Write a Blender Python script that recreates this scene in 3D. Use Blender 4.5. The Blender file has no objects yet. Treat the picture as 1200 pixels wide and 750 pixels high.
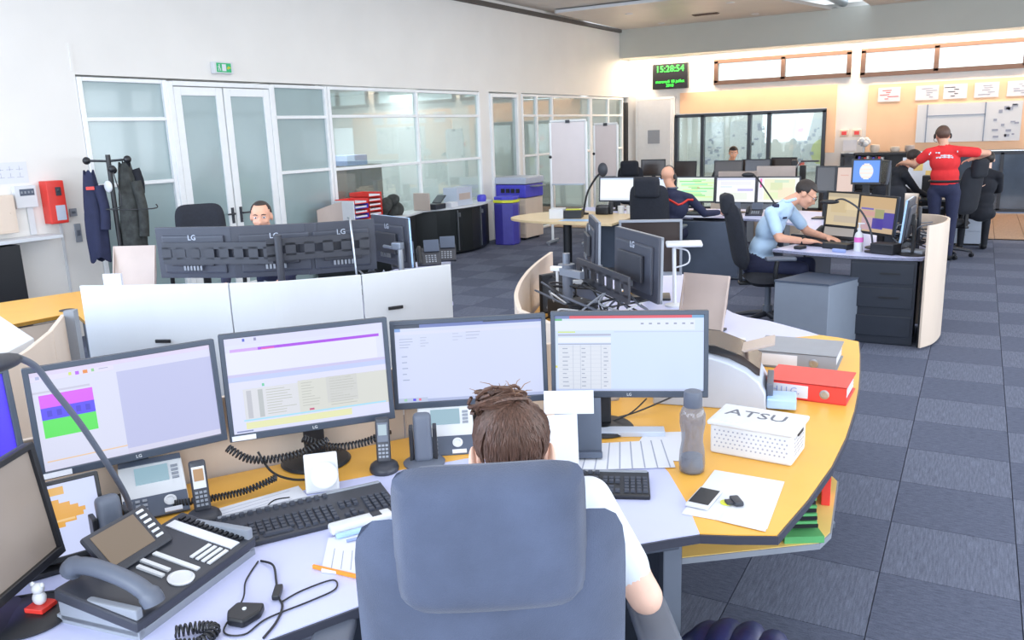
import bpy, bmesh, math, random
import numpy as np
from mathutils import Matrix, Vector, noise

random.seed(7)
SC = bpy.context.scene
COL = SC.collection
PI = math.pi

# ---------------------------------------------------------------- camera
def look_axes(pitch, roll, yaw):
    cp, sp = math.cos(pitch), math.sin(pitch)
    f = Vector((math.sin(yaw) * cp, math.cos(yaw) * cp, -sp))
    r0 = Vector((math.cos(yaw), -math.sin(yaw), 0))
    u0 = r0.cross(f)
    return (math.cos(roll) * r0 + math.sin(roll) * u0, -math.sin(roll) * r0 + math.cos(roll) * u0, f)
_r, _u, _f = look_axes(.2249, -.0355, -.5168)
cam_data = bpy.data.cameras.new('camera')
cam_data.sensor_width = 36
cam_data.lens = 961 / 1200 * 36
cam_data.clip_start = .05
cam = bpy.data.objects.new('camera', cam_data)
COL.objects.link(cam)
cam.matrix_world = Matrix(((_r.x, _u.x, -_f.x, 0), (_r.y, _u.y, -_f.y, 0), (_r.z, _u.z, -_f.z, 1.833), (0, 0, 0, 1)))
SC.camera = cam

# ---------------------------------------------------------------- sky, lights, exposure
w = bpy.data.worlds.new('sky'); SC.world = w; w.use_nodes = True
bg = w.node_tree.nodes['Background']
bg.inputs[0].default_value = (.80, .90, 1.0, 1)
bg.inputs[1].default_value = 2.2
def area(name, loc, target, sx, sy, power, col):
    d = bpy.data.lights.new(name, 'AREA'); d.shape = 'RECTANGLE'; d.size = sx; d.size_y = sy
    d.energy = power; d.color = col
    o = bpy.data.objects.new(name, d); COL.objects.link(o); o.location = loc
    o.rotation_euler = (Vector(target) - Vector(loc)).to_track_quat('-Z', 'Y').to_euler()
    return o
area('daylight_rear', (-2.0, -2.9, 2.3), (-3.5, 4, 1.0), 9, 2.6, 330, (.80, .88, 1.0))
area('daylight_right', (4.3, 6.5, 2.1), (-4, 7.0, 1.0), 15, 2.2, 380, (.86, .92, 1.0))
area('daylight_left', (-7.2, 0.2, 2.2), (-1.0, 2.5, .6), 4.5, 2.4, 230, (.58, .74, 1.0))
area('ceiling_fill', (-2.5, 7.0, 3.9), (-2.5, 7.0, 0), 7, 12, 240, (1.0, .97, .94))  # fill lamp added under the ceiling to brighten the room, no fixture
area('warm_wallwash', (-2.6, 18.02, 3.325), (-2.6, 18.06, 0), 8.8, .3, 250, (1.0, .76, .54))
SC.view_settings.view_transform = 'Standard'
SC.view_settings.look = 'None'
SC.view_settings.gamma = 1
SC.view_settings.use_curve_mapping = False
SC.view_settings.exposure = .25

# ---------------------------------------------------------------- materials
def srgb(*c):
    if len(c) == 1:
        h = c[0]; c = (int(h[0:2], 16), int(h[2:4], 16), int(h[4:6], 16))
    return tuple(((v / 255) / 12.92 if v / 255 <= .04045 else ((v / 255 + .055) / 1.055) ** 2.4) for v in c) + (1,)
_mats = {}
def mat(name, col, rough=.5, metal=0, spec=.5, var=.06, scale=12, bump=0, bscale=200, stretch=None, emit=None, es=1, alpha=1, trans=0, coat=0, sheen=0):
    if name in _mats: return _mats[name]
    m = bpy.data.materials.new(name); m.use_nodes = True
    nt = m.node_tree; b = nt.nodes['Principled BSDF']
    c = srgb(col)
    b.inputs['Roughness'].default_value = rough
    b.inputs['Metallic'].default_value = metal
    b.inputs['Specular IOR Level'].default_value = spec
    b.inputs['Alpha'].default_value = alpha
    b.inputs['Transmission Weight'].default_value = trans
    b.inputs['Coat Weight'].default_value = coat
    b.inputs['Sheen Weight'].default_value = sheen
    tc = nt.nodes.new('ShaderNodeTexCoord'); mp = nt.nodes.new('ShaderNodeMapping')
    nt.links.new(tc.outputs['Object'], mp.inputs[0])
    if stretch: mp.inputs['Scale'].default_value = stretch
    if var:
        n = nt.nodes.new('ShaderNodeTexNoise'); n.inputs['Scale'].default_value = scale; n.inputs['Detail'].default_value = 4
        nt.links.new(mp.outputs[0], n.inputs[0])
        r = nt.nodes.new('ShaderNodeValToRGB')
        r.color_ramp.elements[0].position = .3; r.color_ramp.elements[1].position = .7
        r.color_ramp.elements[0].color = tuple(v * (1 - var) for v in c[:3]) + (1,)
        r.color_ramp.elements[1].color = tuple(min(1, v * (1 + var)) for v in c[:3]) + (1,)
        nt.links.new(n.outputs[0], r.inputs[0]); nt.links.new(r.outputs[0], b.inputs['Base Color'])
    else:
        b.inputs['Base Color'].default_value = c
    if bump:
        n2 = nt.nodes.new('ShaderNodeTexNoise'); n2.inputs['Scale'].default_value = bscale
        nt.links.new(mp.outputs[0], n2.inputs[0])
        bp = nt.nodes.new('ShaderNodeBump'); bp.inputs['Strength'].default_value = bump; bp.inputs['Distance'].default_value = .002
        nt.links.new(n2.outputs[0], bp.inputs['Height']); nt.links.new(bp.outputs[0], b.inputs['Normal'])
    if emit:
        b.inputs['Emission Color'].default_value = srgb(emit); b.inputs['Emission Strength'].default_value = es
    _mats[name] = m
    return m
SCR = .9
def scr(hexcol):
    """a lit patch of a screen"""
    n = 'screen_' + hexcol
    if n in _mats: return _mats[n]
    m = bpy.data.materials.new(n); m.use_nodes = True; b = m.node_tree.nodes['Principled BSDF']
    b.inputs['Base Color'].default_value = (.02, .02, .02, 1); b.inputs['Roughness'].default_value = .35
    b.inputs['Emission Color'].default_value = srgb(hexcol); b.inputs['Emission Strength'].default_value = SCR
    _mats[n] = m; return m

M = dict(
    white_wall=mat('white_wall', 'e4e2de', .6, var=.02, scale=2, bump=.05),
    peach=mat('peach_panel', 'efc6a2', .7, var=.03, scale=3),
    ceil=mat('ceiling_paint', 'c9c6c2', .45, var=.03, scale=2),
    gap_shade=mat('shadow_gap', '55504c', .7),
    soffit=mat('soffit_paint', 'b4b7b0', .6, var=.02, scale=2),
    alu=mat('white_aluminium', 'e9ecee', .35, var=.02, spec=.6),
    frost=mat('frosted_glass', '93a7a9', .16, var=.06, scale=1.2, spec=.9, coat=.4),
    brownframe=mat('bronze_window_frame', '5e4a40', .4, metal=.3),
    darkframe=mat('dark_frame', '2c3440', .4),
    wood_floor=mat('wood_floor', '96785f', .45, var=.12, scale=5, stretch=(8, 1, 1)),
    lav=mat('lavender_laminate', 'c3c8ea', .38, var=.015, scale=6, spec=.5),
    yellow=mat('yellow_laminate', 'eab04a', .35, var=.04, scale=5, spec=.5),
    yellow_pale=mat('pale_yellow_laminate', 'ecca78', .4, var=.05, scale=4),
    maple=mat('maple_laminate', 'dcc49a', .35, var=.06, scale=5, stretch=(1, 6, 1)),
    edge=mat('dark_edge_band', '3a3c48', .4, var=0),
    panel=mat('white_panel', 'd2d6db', .4, var=.015, scale=5, stretch=(1, 1, .2)),
    beige=mat('beige_panel', 'd9c8b8', .45, var=.03, scale=6, stretch=(1, 1, .2)),
    beige2=mat('beige_board', 'b9aaa2', .35, var=.05, scale=6),
    black=mat('black_plastic', '1b1d22', .4, var=.05),
    dark=mat('charcoal_plastic', '33363f', .42, var=.05),
    bezel=mat('slate_bezel', '3d4654', .35, var=.03),
    monback=mat('monitor_back', '3c404c', .45, var=.04),
    navycab=mat('dark_cabinet', '262c38', .4, var=.04),
    greencab=mat('black_green_cabinet', '12191c', .35, var=.05),
    greyped=mat('grey_pedestal', '8d97a6', .4, metal=.2, var=.02),
    whiteped=mat('white_pedestal', 'b9c2d2', .4, var=.02),
    slate=mat('slate_cabinet', '4c5668', .45, var=.04),
    steel=mat('steel', 'aeb4bc', .3, metal=.9, var=.03),
    greymetal=mat('grey_metal', '7f8794', .4, metal=.5, var=.03),
    fabric=mat('chair_fabric', '495268', .92, var=.22, scale=6, bump=.6, bscale=420, sheen=.15),
    fabric_dark=mat('black_fabric', '23262f', .9, var=.12, scale=40, bump=.3, bscale=500),
    white=mat('white_plastic', 'd3d6da', .35, var=.02),
    paper=mat('paper', 'd9dce4', .8, var=.01),
    grey=mat('grey_plastic', '8a909a', .45, var=.03),
    midgrey=mat('mid_grey_plastic', '5b6270', .45, var=.03),
    key=mat('key_plastic', '3a3f4b', .5, var=.04),
    red=mat('red_plastic', 'd8382f', .35, var=.04),
    redbind=mat('red_board', 'e8403a', .4, var=.03),
    orange=mat('orange_plastic', 'e8912c', .4),
    blue=mat('blue_plastic', '4a48c8', .4, var=.05),
    skyblue=mat('light_blue_plastic', 'a9cdf5', .3),
    bin_blue=mat('purple_blue_bin', '4744a4', .35, var=.06, spec=.6),
    limeyellow=mat('lime_trim', 'd7dc3e', .4),
    green=mat('green_card', '5aa868', .5),
    ink=mat('ink', '33363e', .7, var=0),
    inkgrey=mat('grey_ink', '9aa1b4', .7, var=0),
    inkblue=mat('blue_ink', '8fa0d0', .7, var=0),
    greenglow=mat('green_led', '30e040', .4, emit='40ff48', es=2.2),
    skin=mat('skin', 'd9a48a', .5, var=.05, scale=25),
    skin_pale=mat('pale_skin', 'e2b9a4', .5, var=.05, scale=25),
    hair_brown=mat('brown_hair', '5a4136', .5, var=.4, scale=30, stretch=(6, 6, 1), bump=.6, bscale=120),
    hair_dark=mat('dark_hair', '2a2220', .55, var=.3, scale=50),
    hair_grey=mat('greying_hair', '4d4744', .6, var=.3, scale=60),
    tee=mat('white_cotton', 'd3d9e2', .85, var=.06, scale=5, bump=.5, bscale=25),
    redshirt=mat('red_cotton', 'dc2f33', .85, var=.06, bump=.3, bscale=60),
    blueshirt=mat('light_blue_cotton', 'b9d6f3', .8, var=.05, bump=.3, bscale=60),
    navy=mat('navy_cloth', '262b48', .85, var=.12, bump=.3, bscale=80),
    blackcloth=mat('black_cloth', '1c1f28', .9, var=.15, bump=.3, bscale=80),
    olive=mat('dark_olive_cloth', '3a3d3c', .9, var=.35, scale=18, bump=.4, bscale=60),
    nylon=mat('navy_nylon', '272b55', .35, var=.2, scale=12, bump=.5, bscale=30),
    bottle=mat('smoked_bottle', '767b86', .12, var=.1, alpha=.6, spec=.8, scale=5),
    screen_off=mat('dark_screen', '3a3230', .2, var=.1, scale=3, spec=.5),
    screen_dim=mat('dim_screen', '8a8078', .2, var=.1, scale=3, emit='8a8078', es=.25),
)

def glass_mat():
    m = bpy.data.materials.new('clear_glass'); m.use_nodes = True; nt = m.node_tree
    b = nt.nodes['Principled BSDF']; o = nt.nodes['Material Output']
    b.inputs['Base Color'].default_value = (.55, .66, .64, 1); b.inputs['Roughness'].default_value = .35
    t = nt.nodes.new('ShaderNodeBsdfTransparent'); t.inputs[0].default_value = (.86, .93, .92, 1)
    g = nt.nodes.new('ShaderNodeBsdfGlossy'); g.inputs['Roughness'].default_value = .015
    lw = nt.nodes.new('ShaderNodeLayerWeight'); lw.inputs[0].default_value = .5
    pw = nt.nodes.new('ShaderNodeMath'); pw.operation = 'POWER'; pw.inputs[1].default_value = 2.0; nt.links.new(lw.outputs['Facing'], pw.inputs[0])
    f = nt.nodes.new('ShaderNodeMath'); f.operation = 'MULTIPLY_ADD'; f.inputs[1].default_value = .55; f.inputs[2].default_value = .07; nt.links.new(pw.outputs[0], f.inputs[0])
    a = nt.nodes.new('ShaderNodeMixShader'); a.inputs[0].default_value = .12
    nt.links.new(t.outputs[0], a.inputs[1]); nt.links.new(b.outputs[0], a.inputs[2])
    c = nt.nodes.new('ShaderNodeMixShader')
    nt.links.new(f.outputs[0], c.inputs[0]); nt.links.new(a.outputs[0], c.inputs[1]); nt.links.new(g.outputs[0], c.inputs[2])
    nt.links.new(c.outputs[0], o.inputs[0])
    return m
M['glass'] = glass_mat()

def carpet_mat(name, c0, c1, stripe):
    m = bpy.data.materials.new(name); m.use_nodes = True; nt = m.node_tree; b = nt.nodes['Principled BSDF']
    b.inputs['Roughness'].default_value = .95; b.inputs['Specular IOR Level'].default_value = .15
    tc = nt.nodes.new('ShaderNodeTexCoord'); mp = nt.nodes.new('ShaderNodeMapping'); mp.inputs['Scale'].default_value = stripe
    nt.links.new(tc.outputs['Object'], mp.inputs[0])
    n = nt.nodes.new('ShaderNodeTexNoise'); n.inputs['Scale'].default_value = 14; n.inputs['Detail'].default_value = 6; n.inputs['Roughness'].default_value = .75
    nt.links.new(mp.outputs[0], n.inputs[0])
    n2 = nt.nodes.new('ShaderNodeTexNoise'); n2.inputs['Scale'].default_value = 160; nt.links.new(tc.outputs['Object'], n2.inputs[0])
    r = nt.nodes.new('ShaderNodeValToRGB'); r.color_ramp.elements[0].position = .36; r.color_ramp.elements[1].position = .68
    r.color_ramp.elements[0].color = srgb(c0); r.color_ramp.elements[1].color = srgb(c1)
    mx = nt.nodes.new('ShaderNodeMath'); mx.operation = 'MULTIPLY_ADD'; mx.inputs[1].default_value = .25; 
    nt.links.new(n2.outputs[0], mx.inputs[0]); nt.links.new(n.outputs[0], mx.inputs[2])
    sb = nt.nodes.new('ShaderNodeMath'); sb.operation = 'SUBTRACT'; sb.inputs[1].default_value = .12
    nt.links.new(mx.outputs[0], sb.inputs[0]); nt.links.new(sb.outputs[0], r.inputs[0]); nt.links.new(r.outputs[0], b.inputs['Base Color'])
    bp = nt.nodes.new('ShaderNodeBump'); bp.inputs['Strength'].default_value = .5; bp.inputs['Distance'].default_value = .003
    nt.links.new(n2.outputs[0], bp.inputs['Height']); nt.links.new(bp.outputs[0], b.inputs['Normal'])
    return m
M['carpet_light'] = carpet_mat('carpet_light', '535969', '73798d', (9, .7, 1))
M['carpet_dark'] = carpet_mat('carpet_dark', '4c5263', '646a7e', (1.6, 7, 1))

# ---------------------------------------------------------------- mesh building
class MB:
    def __init__(s, M0=None):
        s.bm = bmesh.new(); s.M = M0 or Matrix.Identity(4); s.mi = 0
    def _fin(s, vs, X=None):
        T = s.M @ X if X is not None else s.M
        for v in vs: v.co = T @ v.co
        fs = set()
        for v in vs:
            for f in v.link_faces: fs.add(f)
        for f in fs: f.material_index = s.mi
        return s
    def box(s, c, d, rz=0, bev=0, R=None, seg=2):
        r = bmesh.ops.create_cube(s.bm, size=1); vs = r['verts']
        for v in vs: v.co = Vector((v.co.x * d[0], v.co.y * d[1], v.co.z * d[2]))
        if bev:
            es = list({e for v in vs for e in v.link_edges})
            q = bmesh.ops.bevel(s.bm, geom=es, offset=bev, segments=seg, profile=.6, affect='EDGES')
            vs = list({v for f in q['faces'] for v in f.verts} | {v for v in vs if v.is_valid})
        X = Matrix.Translation(c) @ (R if R is not None else Matrix.Rotation(rz, 4, 'Z'))
        return s._fin(vs, X)
    def prism(s, pts, z0, z1, bev=0):
        b = [s.bm.verts.new((p[0], p[1], z0)) for p in pts]; t = [s.bm.verts.new((p[0], p[1], z1)) for p in pts]
        a = sum(pts[i][0] * pts[(i + 1) % len(pts)][1] - pts[(i + 1) % len(pts)][0] * pts[i][1] for i in range(len(pts)))
        fs = []
        if a < 0: b.reverse(); t.reverse()
        n = len(b)
        fs.append(s.bm.faces.new(list(reversed(b)))); tf = s.bm.faces.new(t); fs.append(tf)
        for i in range(n): fs.append(s.bm.faces.new((b[i], b[(i + 1) % n], t[(i + 1) % n], t[i])))
        return s._fin(b + t)
    def strip(s, pts, th, z0, z1, side=1):
        """a standing sheet of thickness th along a plan polyline; z1 may be a list"""
        n = len(pts); off = []
        for i in range(n):
            a = Vector(pts[max(0, i - 1)][:2]); b = Vector(pts[min(n - 1, i + 1)][:2]); d = (b - a).normalized()
            off.append((pts[i][0] - d.y * th * side, pts[i][1] + d.x * th * side))
        vs = []
        L = []
        for i in range(n):
            zt = z1[i] if isinstance(z1, (list, tuple)) else z1
            q = [s.bm.verts.new((pts[i][0], pts[i][1], z0)), s.bm.verts.new((pts[i][0], pts[i][1], zt)),
                 s.bm.verts.new((off[i][0], off[i][1], zt)), s.bm.verts.new((off[i][0], off[i][1], z0))]
            L.append(q); vs += q
        for i in range(n - 1):
            for k in range(4): s.bm.faces.new((L[i][k], L[i][(k + 1) % 4], L[i + 1][(k + 1) % 4], L[i + 1][k]))
        s.bm.faces.new(L[0][::-1]); s.bm.faces.new(L[-1])
        return s._fin(vs)
    def cyl(s, a, b, r0, r1=None, n=16):
        r1 = r0 if r1 is None else r1
        a = Vector(a); b = Vector(b); d = b - a
        q = bmesh.ops.create_cone(s.bm, cap_ends=True, segments=n, radius1=r0, radius2=max(r1, 1e-4), depth=d.length)
        X = Matrix.Translation((a + b) / 2) @ d.to_track_quat('Z', 'Y').to_matrix().to_4x4()
        return s._fin(q['verts'], X)
    def ell(s, c, r, R=None, n=16, m=10):
        X = Matrix.Translation(c) @ (R if R is not None else Matrix.Identity(4)) @ Matrix.Diagonal((*r, 1))
        nv = s.bm.verts.new; nf = s.bm.faces.new
        T = nv((0, 0, 1)); Bt = nv((0, 0, -1)); rings = []
        for j in range(1, m):
            t = PI * j / m; st, ct = math.sin(t), math.cos(t)
            rings.append([nv((st * math.cos(2 * PI * k / n), st * math.sin(2 * PI * k / n), ct)) for k in range(n)])
        for k in range(n):
            nf((T, rings[0][k], rings[0][(k + 1) % n])); nf((Bt, rings[-1][(k + 1) % n], rings[-1][k]))
            for j in range(m - 2): nf((rings[j][k], rings[j + 1][k], rings[j + 1][(k + 1) % n], rings[j][(k + 1) % n]))
        return s._fin([T, Bt] + [v for g in rings for v in g], X)
    def tube(s, pts, r, n=8, cap=True):
        P = [Vector(p) for p in pts]; m = len(P); rings = []; vs = []
        up = Vector((0, 0, 1)); prev = None
        for i in range(m):
            d = (P[min(i + 1, m - 1)] - P[max(i - 1, 0)]).normalized()
            if prev is None:
                x = d.cross(up) if abs(d.dot(up)) < .95 else d.cross(Vector((1, 0, 0)))
            else:
                x = prev - d * prev.dot(d)
            x.normalize(); prev = x; y = d.cross(x)
            rr = r[i] if isinstance(r, (list, tuple)) else r
            ring = [s.bm.verts.new(P[i] + (x * math.cos(2 * PI * k / n) + y * math.sin(2 * PI * k / n)) * rr) for k in range(n)]
            rings.append(ring); vs += ring
        for i in range(m - 1):
            for k in range(n): s.bm.faces.new((rings[i][k], rings[i][(k + 1) % n], rings[i + 1][(k + 1) % n], rings[i + 1][k]))
        if cap: s.bm.faces.new(rings[0][::-1]); s.bm.faces.new(rings[-1])
        return s._fin(vs)
    def lathe(s, prof, c=(0, 0, 0), n=24, X=None):
        rings = []; vs = []
        for r, z in prof:
            ring = [s.bm.verts.new((r * math.cos(2 * PI * k / n), r * math.sin(2 * PI * k / n), z)) for k in range(n)]
            rings.append(ring); vs += ring
        for i in range(len(prof) - 1):
            for k in range(n): s.bm.faces.new((rings[i][k], rings[i][(k + 1) % n], rings[i + 1][(k + 1) % n], rings[i + 1][k]))
        s.bm.faces.new(rings[0][::-1]); s.bm.faces.new(rings[-1])
        return s._fin(vs, Matrix.Translation(c) @ (X if X is not None else Matrix.Identity(4)))
    def quad(s, a, b, c, d):
        vs = [s.bm.verts.new(p) for p in (a, b, c, d)]; s.bm.faces.new(vs); return s._fin(vs)
    def grid(s, fn, nu, nv, th=0):
        g = [[s.bm.verts.new(fn(i / nu, j / nv)) for j in range(nv + 1)] for i in range(nu + 1)]
        for i in range(nu):
            for j in range(nv): s.bm.faces.new((g[i][j], g[i + 1][j], g[i + 1][j + 1], g[i][j + 1]))
        return s._fin([v for r in g for v in r])
    def text(s, body, size, X, ext=.0006, align='CENTER'):
        cu = bpy.data.curves.new('lettering', 'FONT'); cu.body = body; cu.size = size; cu.extrude = ext; cu.align_x = align; cu.align_y = 'CENTER'
        cu.resolution_u = 2
        o = bpy.data.objects.new('lettering', cu); COL.objects.link(o)
        bpy.context.view_layer.update()
        me = bpy.data.meshes.new_from_object(o.evaluated_get(bpy.context.evaluated_depsgraph_get()))
        n0 = len(s.bm.verts); s.bm.from_mesh(me); s.bm.verts.ensure_lookup_table()
        vs = s.bm.verts[n0:]
        bpy.data.objects.remove(o); bpy.data.curves.remove(cu); bpy.data.meshes.remove(me)
        return s._fin(vs, X)

def Tm(x, y, z, rz=0, rx=0, ry=0):
    return Matrix.Translation((x, y, z)) @ Matrix.Rotation(rz, 4, 'Z') @ Matrix.Rotation(ry, 4, 'Y') @ Matrix.Rotation(rx, 4, 'X')

def obj(name, mb, mats, parent=None, smooth=None, label=None, kind=None, world=False, sub=0, bev=0):
    if world and parent is not None:
        inv = WM[parent.name].inverted()
        for v in mb.bm.verts: v.co = inv @ v.co
    bmesh.ops.recalc_face_normals(mb.bm, faces=mb.bm.faces[:])
    me = bpy.data.meshes.new(name); mb.bm.to_mesh(me); mb.bm.free()
    for m in (mats if isinstance(mats, (list, tuple)) else [mats]): me.materials.append(M[m] if isinstance(m, str) else m)
    o = bpy.data.objects.new(name, me); COL.objects.link(o)
    if parent is not None: o.parent = parent; WM[o.name] = WM[parent.name]
    else: WM[o.name] = Matrix.Identity(4)
    if smooth is not None:
        me.shade_smooth(); me.set_sharp_from_angle(angle=math.radians(smooth))
    if label: o['label'] = label
    if kind: o['kind'] = kind
    if bev:
        md = o.modifiers.new('bevel', 'BEVEL'); md.width = bev; md.segments = 2; md.limit_method = 'ANGLE'
    if sub:
        md = o.modifiers.new('subdivision', 'SUBSURF'); md.levels = sub; md.render_levels = sub
    return o
WM = {}
def thing(name, label, cat, loc=(0, 0, 0), rz=0, group=None, rx=0):
    o = bpy.data.objects.new(name, None); COL.objects.link(o); o.empty_display_size = .1
    o.location = loc; o.rotation_euler = (rx, 0, rz); o['label'] = label; o['category'] = cat
    if group: o['group'] = group
    WM[o.name] = Matrix.Translation(loc) @ Matrix.Rotation(rz, 4, 'Z') @ Matrix.Rotation(rx, 4, 'X')
    return o
def tag(o, label, cat, group=None):
    o['label'] = label; o['category'] = cat
    if group: o['group'] = group
    return o
def struct(name, mb=None, mats='white', parent=None, **k):
    if mb is None:
        o = bpy.data.objects.new(name, None); COL.objects.link(o); WM[o.name] = Matrix.Identity(4)
    else:
        o = obj(name, mb, mats, parent, **k)
    o['kind'] = 'structure'
    return o
def lone(name, mb, mats, label, cat, loc, rz=0, group=None, **k):
    """a thing that is one mesh, built in local coordinates"""
    o = obj(name, mb, mats, **k); o.location = loc; o.rotation_euler = (0, 0, rz)
    WM[o.name] = Matrix.Translation(loc) @ Matrix.Rotation(rz, 4, 'Z')
    return tag(o, label, cat, group)
def spline(pts, n=8):
    P = [Vector(p) for p in pts]; out = []
    for i in range(len(P) - 1):
        a = P[max(0, i - 1)]; b = P[i]; c = P[i + 1]; d = P[min(len(P) - 1, i + 2)]
        for k in range(n):
            t = k / n
            out.append(.5 * ((2 * b) + (c - a) * t + (2 * a - 5 * b + 4 * c - d) * t * t + (3 * b - a - 3 * c + d) * t ** 3))
    out.append(P[-1]); return out
def coil(pts, R, turns, n=6):
    S = spline(pts, 24); L = len(S) - 1; out = []
    N = int(turns * n * 2); prev = None
    for i in range(N + 1):
        f = i / N * L; k = min(int(f), L - 1); p = S[k].lerp(S[k + 1], f - k); d = (S[k + 1] - S[k]).normalized()
        x = d.cross(Vector((0, 0, 1))) if abs(d.z) < .95 else Vector((1, 0, 0))
        if prev is not None: x = prev - d * prev.dot(d)
        x.normalize(); prev = x; y = d.cross(x); a = 2 * PI * turns * i / N
        out.append(p + (x * math.cos(a) + y * math.sin(a)) * R)
    return out
# ================================================================ THE SETTING
W0 = Vector((-7.65, 5.0, 0)); WA = math.atan2(13.3, .53)
ML = Matrix.Translation(W0) @ Matrix.Rotation(WA, 4, 'Z')      # x runs along the left wall, +y behind it

# floor: 50 cm carpet tiles up to y = 14.3, boards beyond
mb = MB(); mb.box((-3.6, 8, -.06), (16, 24, .09)); floor = struct('floor', mb, 'carpet_dark')
OX, OY = -.225, 6.911
tile_me = {}
for kind in ('light', 'dark'):
    t = MB(); t.box((0, 0, -.0075), (.496, .496, .015))
    o = obj('carpet_tile', t, 'carpet_' + kind, floor); tile_me[kind] = o.data; bpy.data.objects.remove(o)
cells = []
camp = Vector((0, 0, 1.833))
for i in range(-15, 10):
    for j in range(-20, 15):
        x, y = OX + (i + .5) * .5, OY + (j + .5) * .5
        if y > 14.3 or x < -7.6 or x > 4.3: continue
        d = Vector((x, y, 0)) - camp; z = d.dot(_f)
        if z > .2:
            u, v = 600 + 961 * d.dot(_r) / z, 375 - 961 * d.dot(_u) / z
        else: u = v = -9999
        vis = -60 < u < 1260 and 230 < v < 820 and (x > -1.3 or (y > 4.4 and x < -2.2) or y > 8)
        cells.append((0 if vis else 1, d.length, i, j, x, y))
cells.sort()
rest = {'light': MB(), 'dark': MB()}
for k, (h, dist, i, j, x, y) in enumerate(cells):
    kind = 'light' if (i + j) % 2 else 'dark'
    if k < 300 and h == 0:
        o = bpy.data.objects.new('carpet_tile', tile_me[kind]); COL.objects.link(o); o.parent = floor; o.location = (x, y, 0)
    else: rest[kind].box((x, y, -.0075), (.496, .496, .015))
for kind in rest: obj('carpet', rest[kind], 'carpet_' + kind, floor, kind='stuff')
mb = MB()
for i in range(30):
    mb.box((-7.3 + i * .4 + .2, 16.3, -.008), (.394, 4.0, .016))
obj('floor_board', mb, 'wood_floor', floor, kind='stuff')

# left wall: solid run near the camera, then wall above the glazing
def LB(mb, s0, s1, z0, z1, y0=0, y1=.12): return mb.box(((s0 + s1) / 2, (y0 + y1) / 2, (z0 + z1) / 2), (s1 - s0, y1 - y0, z1 - z0))
mb = MB(ML); LB(mb, -8.5, -3.2, 0, .9); LB(mb, -8.5, -3.2, 2.6, 4.1); LB(mb, -3.2, .13, 0, 4.1)
LB(mb, .13, 13.36, 2.52, 4.1); LB(mb, .10, .13, 2.55, 2.8, -.01, 0)
LB(mb, 7.12, 7.42, 0, 2.52); LB(mb, 8.34, 8.5, 0, 2.52)
struct('wall_left', mb, 'white_wall')
mb = MB(ML); LB(mb, 0, 13.3, 3.88, 3.95, -.06, 0); struct('trim_1', mb, 'gap_shade')  # dark strip: shade of the gap under the ceiling, put in as colour
# rooms behind the glass
mb = MB(ML); LB(mb, -.2, 13.6, 0, 2.7, 3.4, 3.5); LB(mb, .0, .1, 0, 2.6, .12, 3.4); LB(mb, 3.45, 3.5, 0, 2.6, .12, 3.4); LB(mb, 7.2, 7.3, 0, 2.6, .12, 3.4); LB(mb, 8.4, 8.48, 0, 2.6, .12, 3.4); LB(mb, 13.4, 13.5, 0, 2.6, .12, 3.4)
LB(mb, -.2, 13.6, 2.62, 2.7, .12, 3.5)
struct('wall_office', mb, 'white_wall')
mb = MB(ML); LB(mb, -.2, 13.6, -.02, .0, .1, 3.5); struct('floor_office', mb, 'carpet_dark')
for s_ in (1.7, 5.2, 10.5):
    p_ = ML @ Vector((s_, 1.7, 2.55)); area('office_fill', p_, p_ - Vector((0, 0, 2)), 1.6, 2.4, 75 if s_ > 3 else 25, (.92, .97, 1.0))  # added fill lamps that brighten the rooms behind the glass
p_ = ML @ Vector((7.88, 1.7, 2.55)); area('office_fill', p_, p_ - Vector((0, 0, 2)), .6, 2.4, 28, (.85, .93, 1.0))  # another fill lamp, added to brighten the room behind the doorway
area('map_room_light', (-4.4, 19.3, 2.35), (-4.4, 19.3, 0), 3.2, 1.2, 38, (.95, .97, 1.0))

def bay(n, s0, s1, rails, mull=(), panemat='glass', ztop=2.5, base=.0):
    """glazed bay: frame bars, and one pane per cell"""
    W = struct('window_%d' % n)
    xs = [s0] + list(mull) + [s1]; zs = [base] + list(rails) + [ztop]
    for x in xs:
        m = MB(ML); m.box((x, .02, (ztop + base) / 2), (.05, .07, ztop - base), bev=.006, seg=1); obj('mullion', m, 'alu', W)
    for z in zs:
        m = MB(ML); m.box(((s0 + s1) / 2, .02, z + (.02 if z == base else -.02 if z == ztop else 0)), (s1 - s0 - .05, .06, .04), bev=.005, seg=1); obj('rail', m, 'alu', W)
    for a, b in zip(xs, xs[1:]):
        for c, d in zip(zs, zs[1:]):
            m = MB(ML); m.box(((a + b) / 2, .03, (c + d) / 2), (b - a - .04, .012, d - c - .02)); obj('pane', m, panemat, W)
    return W
bay(1, .16, 1.10, (1.45, 2.10), (), 'frost')
bay(2, 2.60, 3.50, (1.44, 2.11), (), 'frost')
bay(3, 3.56, 7.10, (1.43, 2.12), (5.42,))
bay(4, 8.52, 11.30, (1.40, 2.12), (9.05, 9.65))
bay(5, 11.36, 12.95, (1.40, 2.12), (12.2,))
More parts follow.
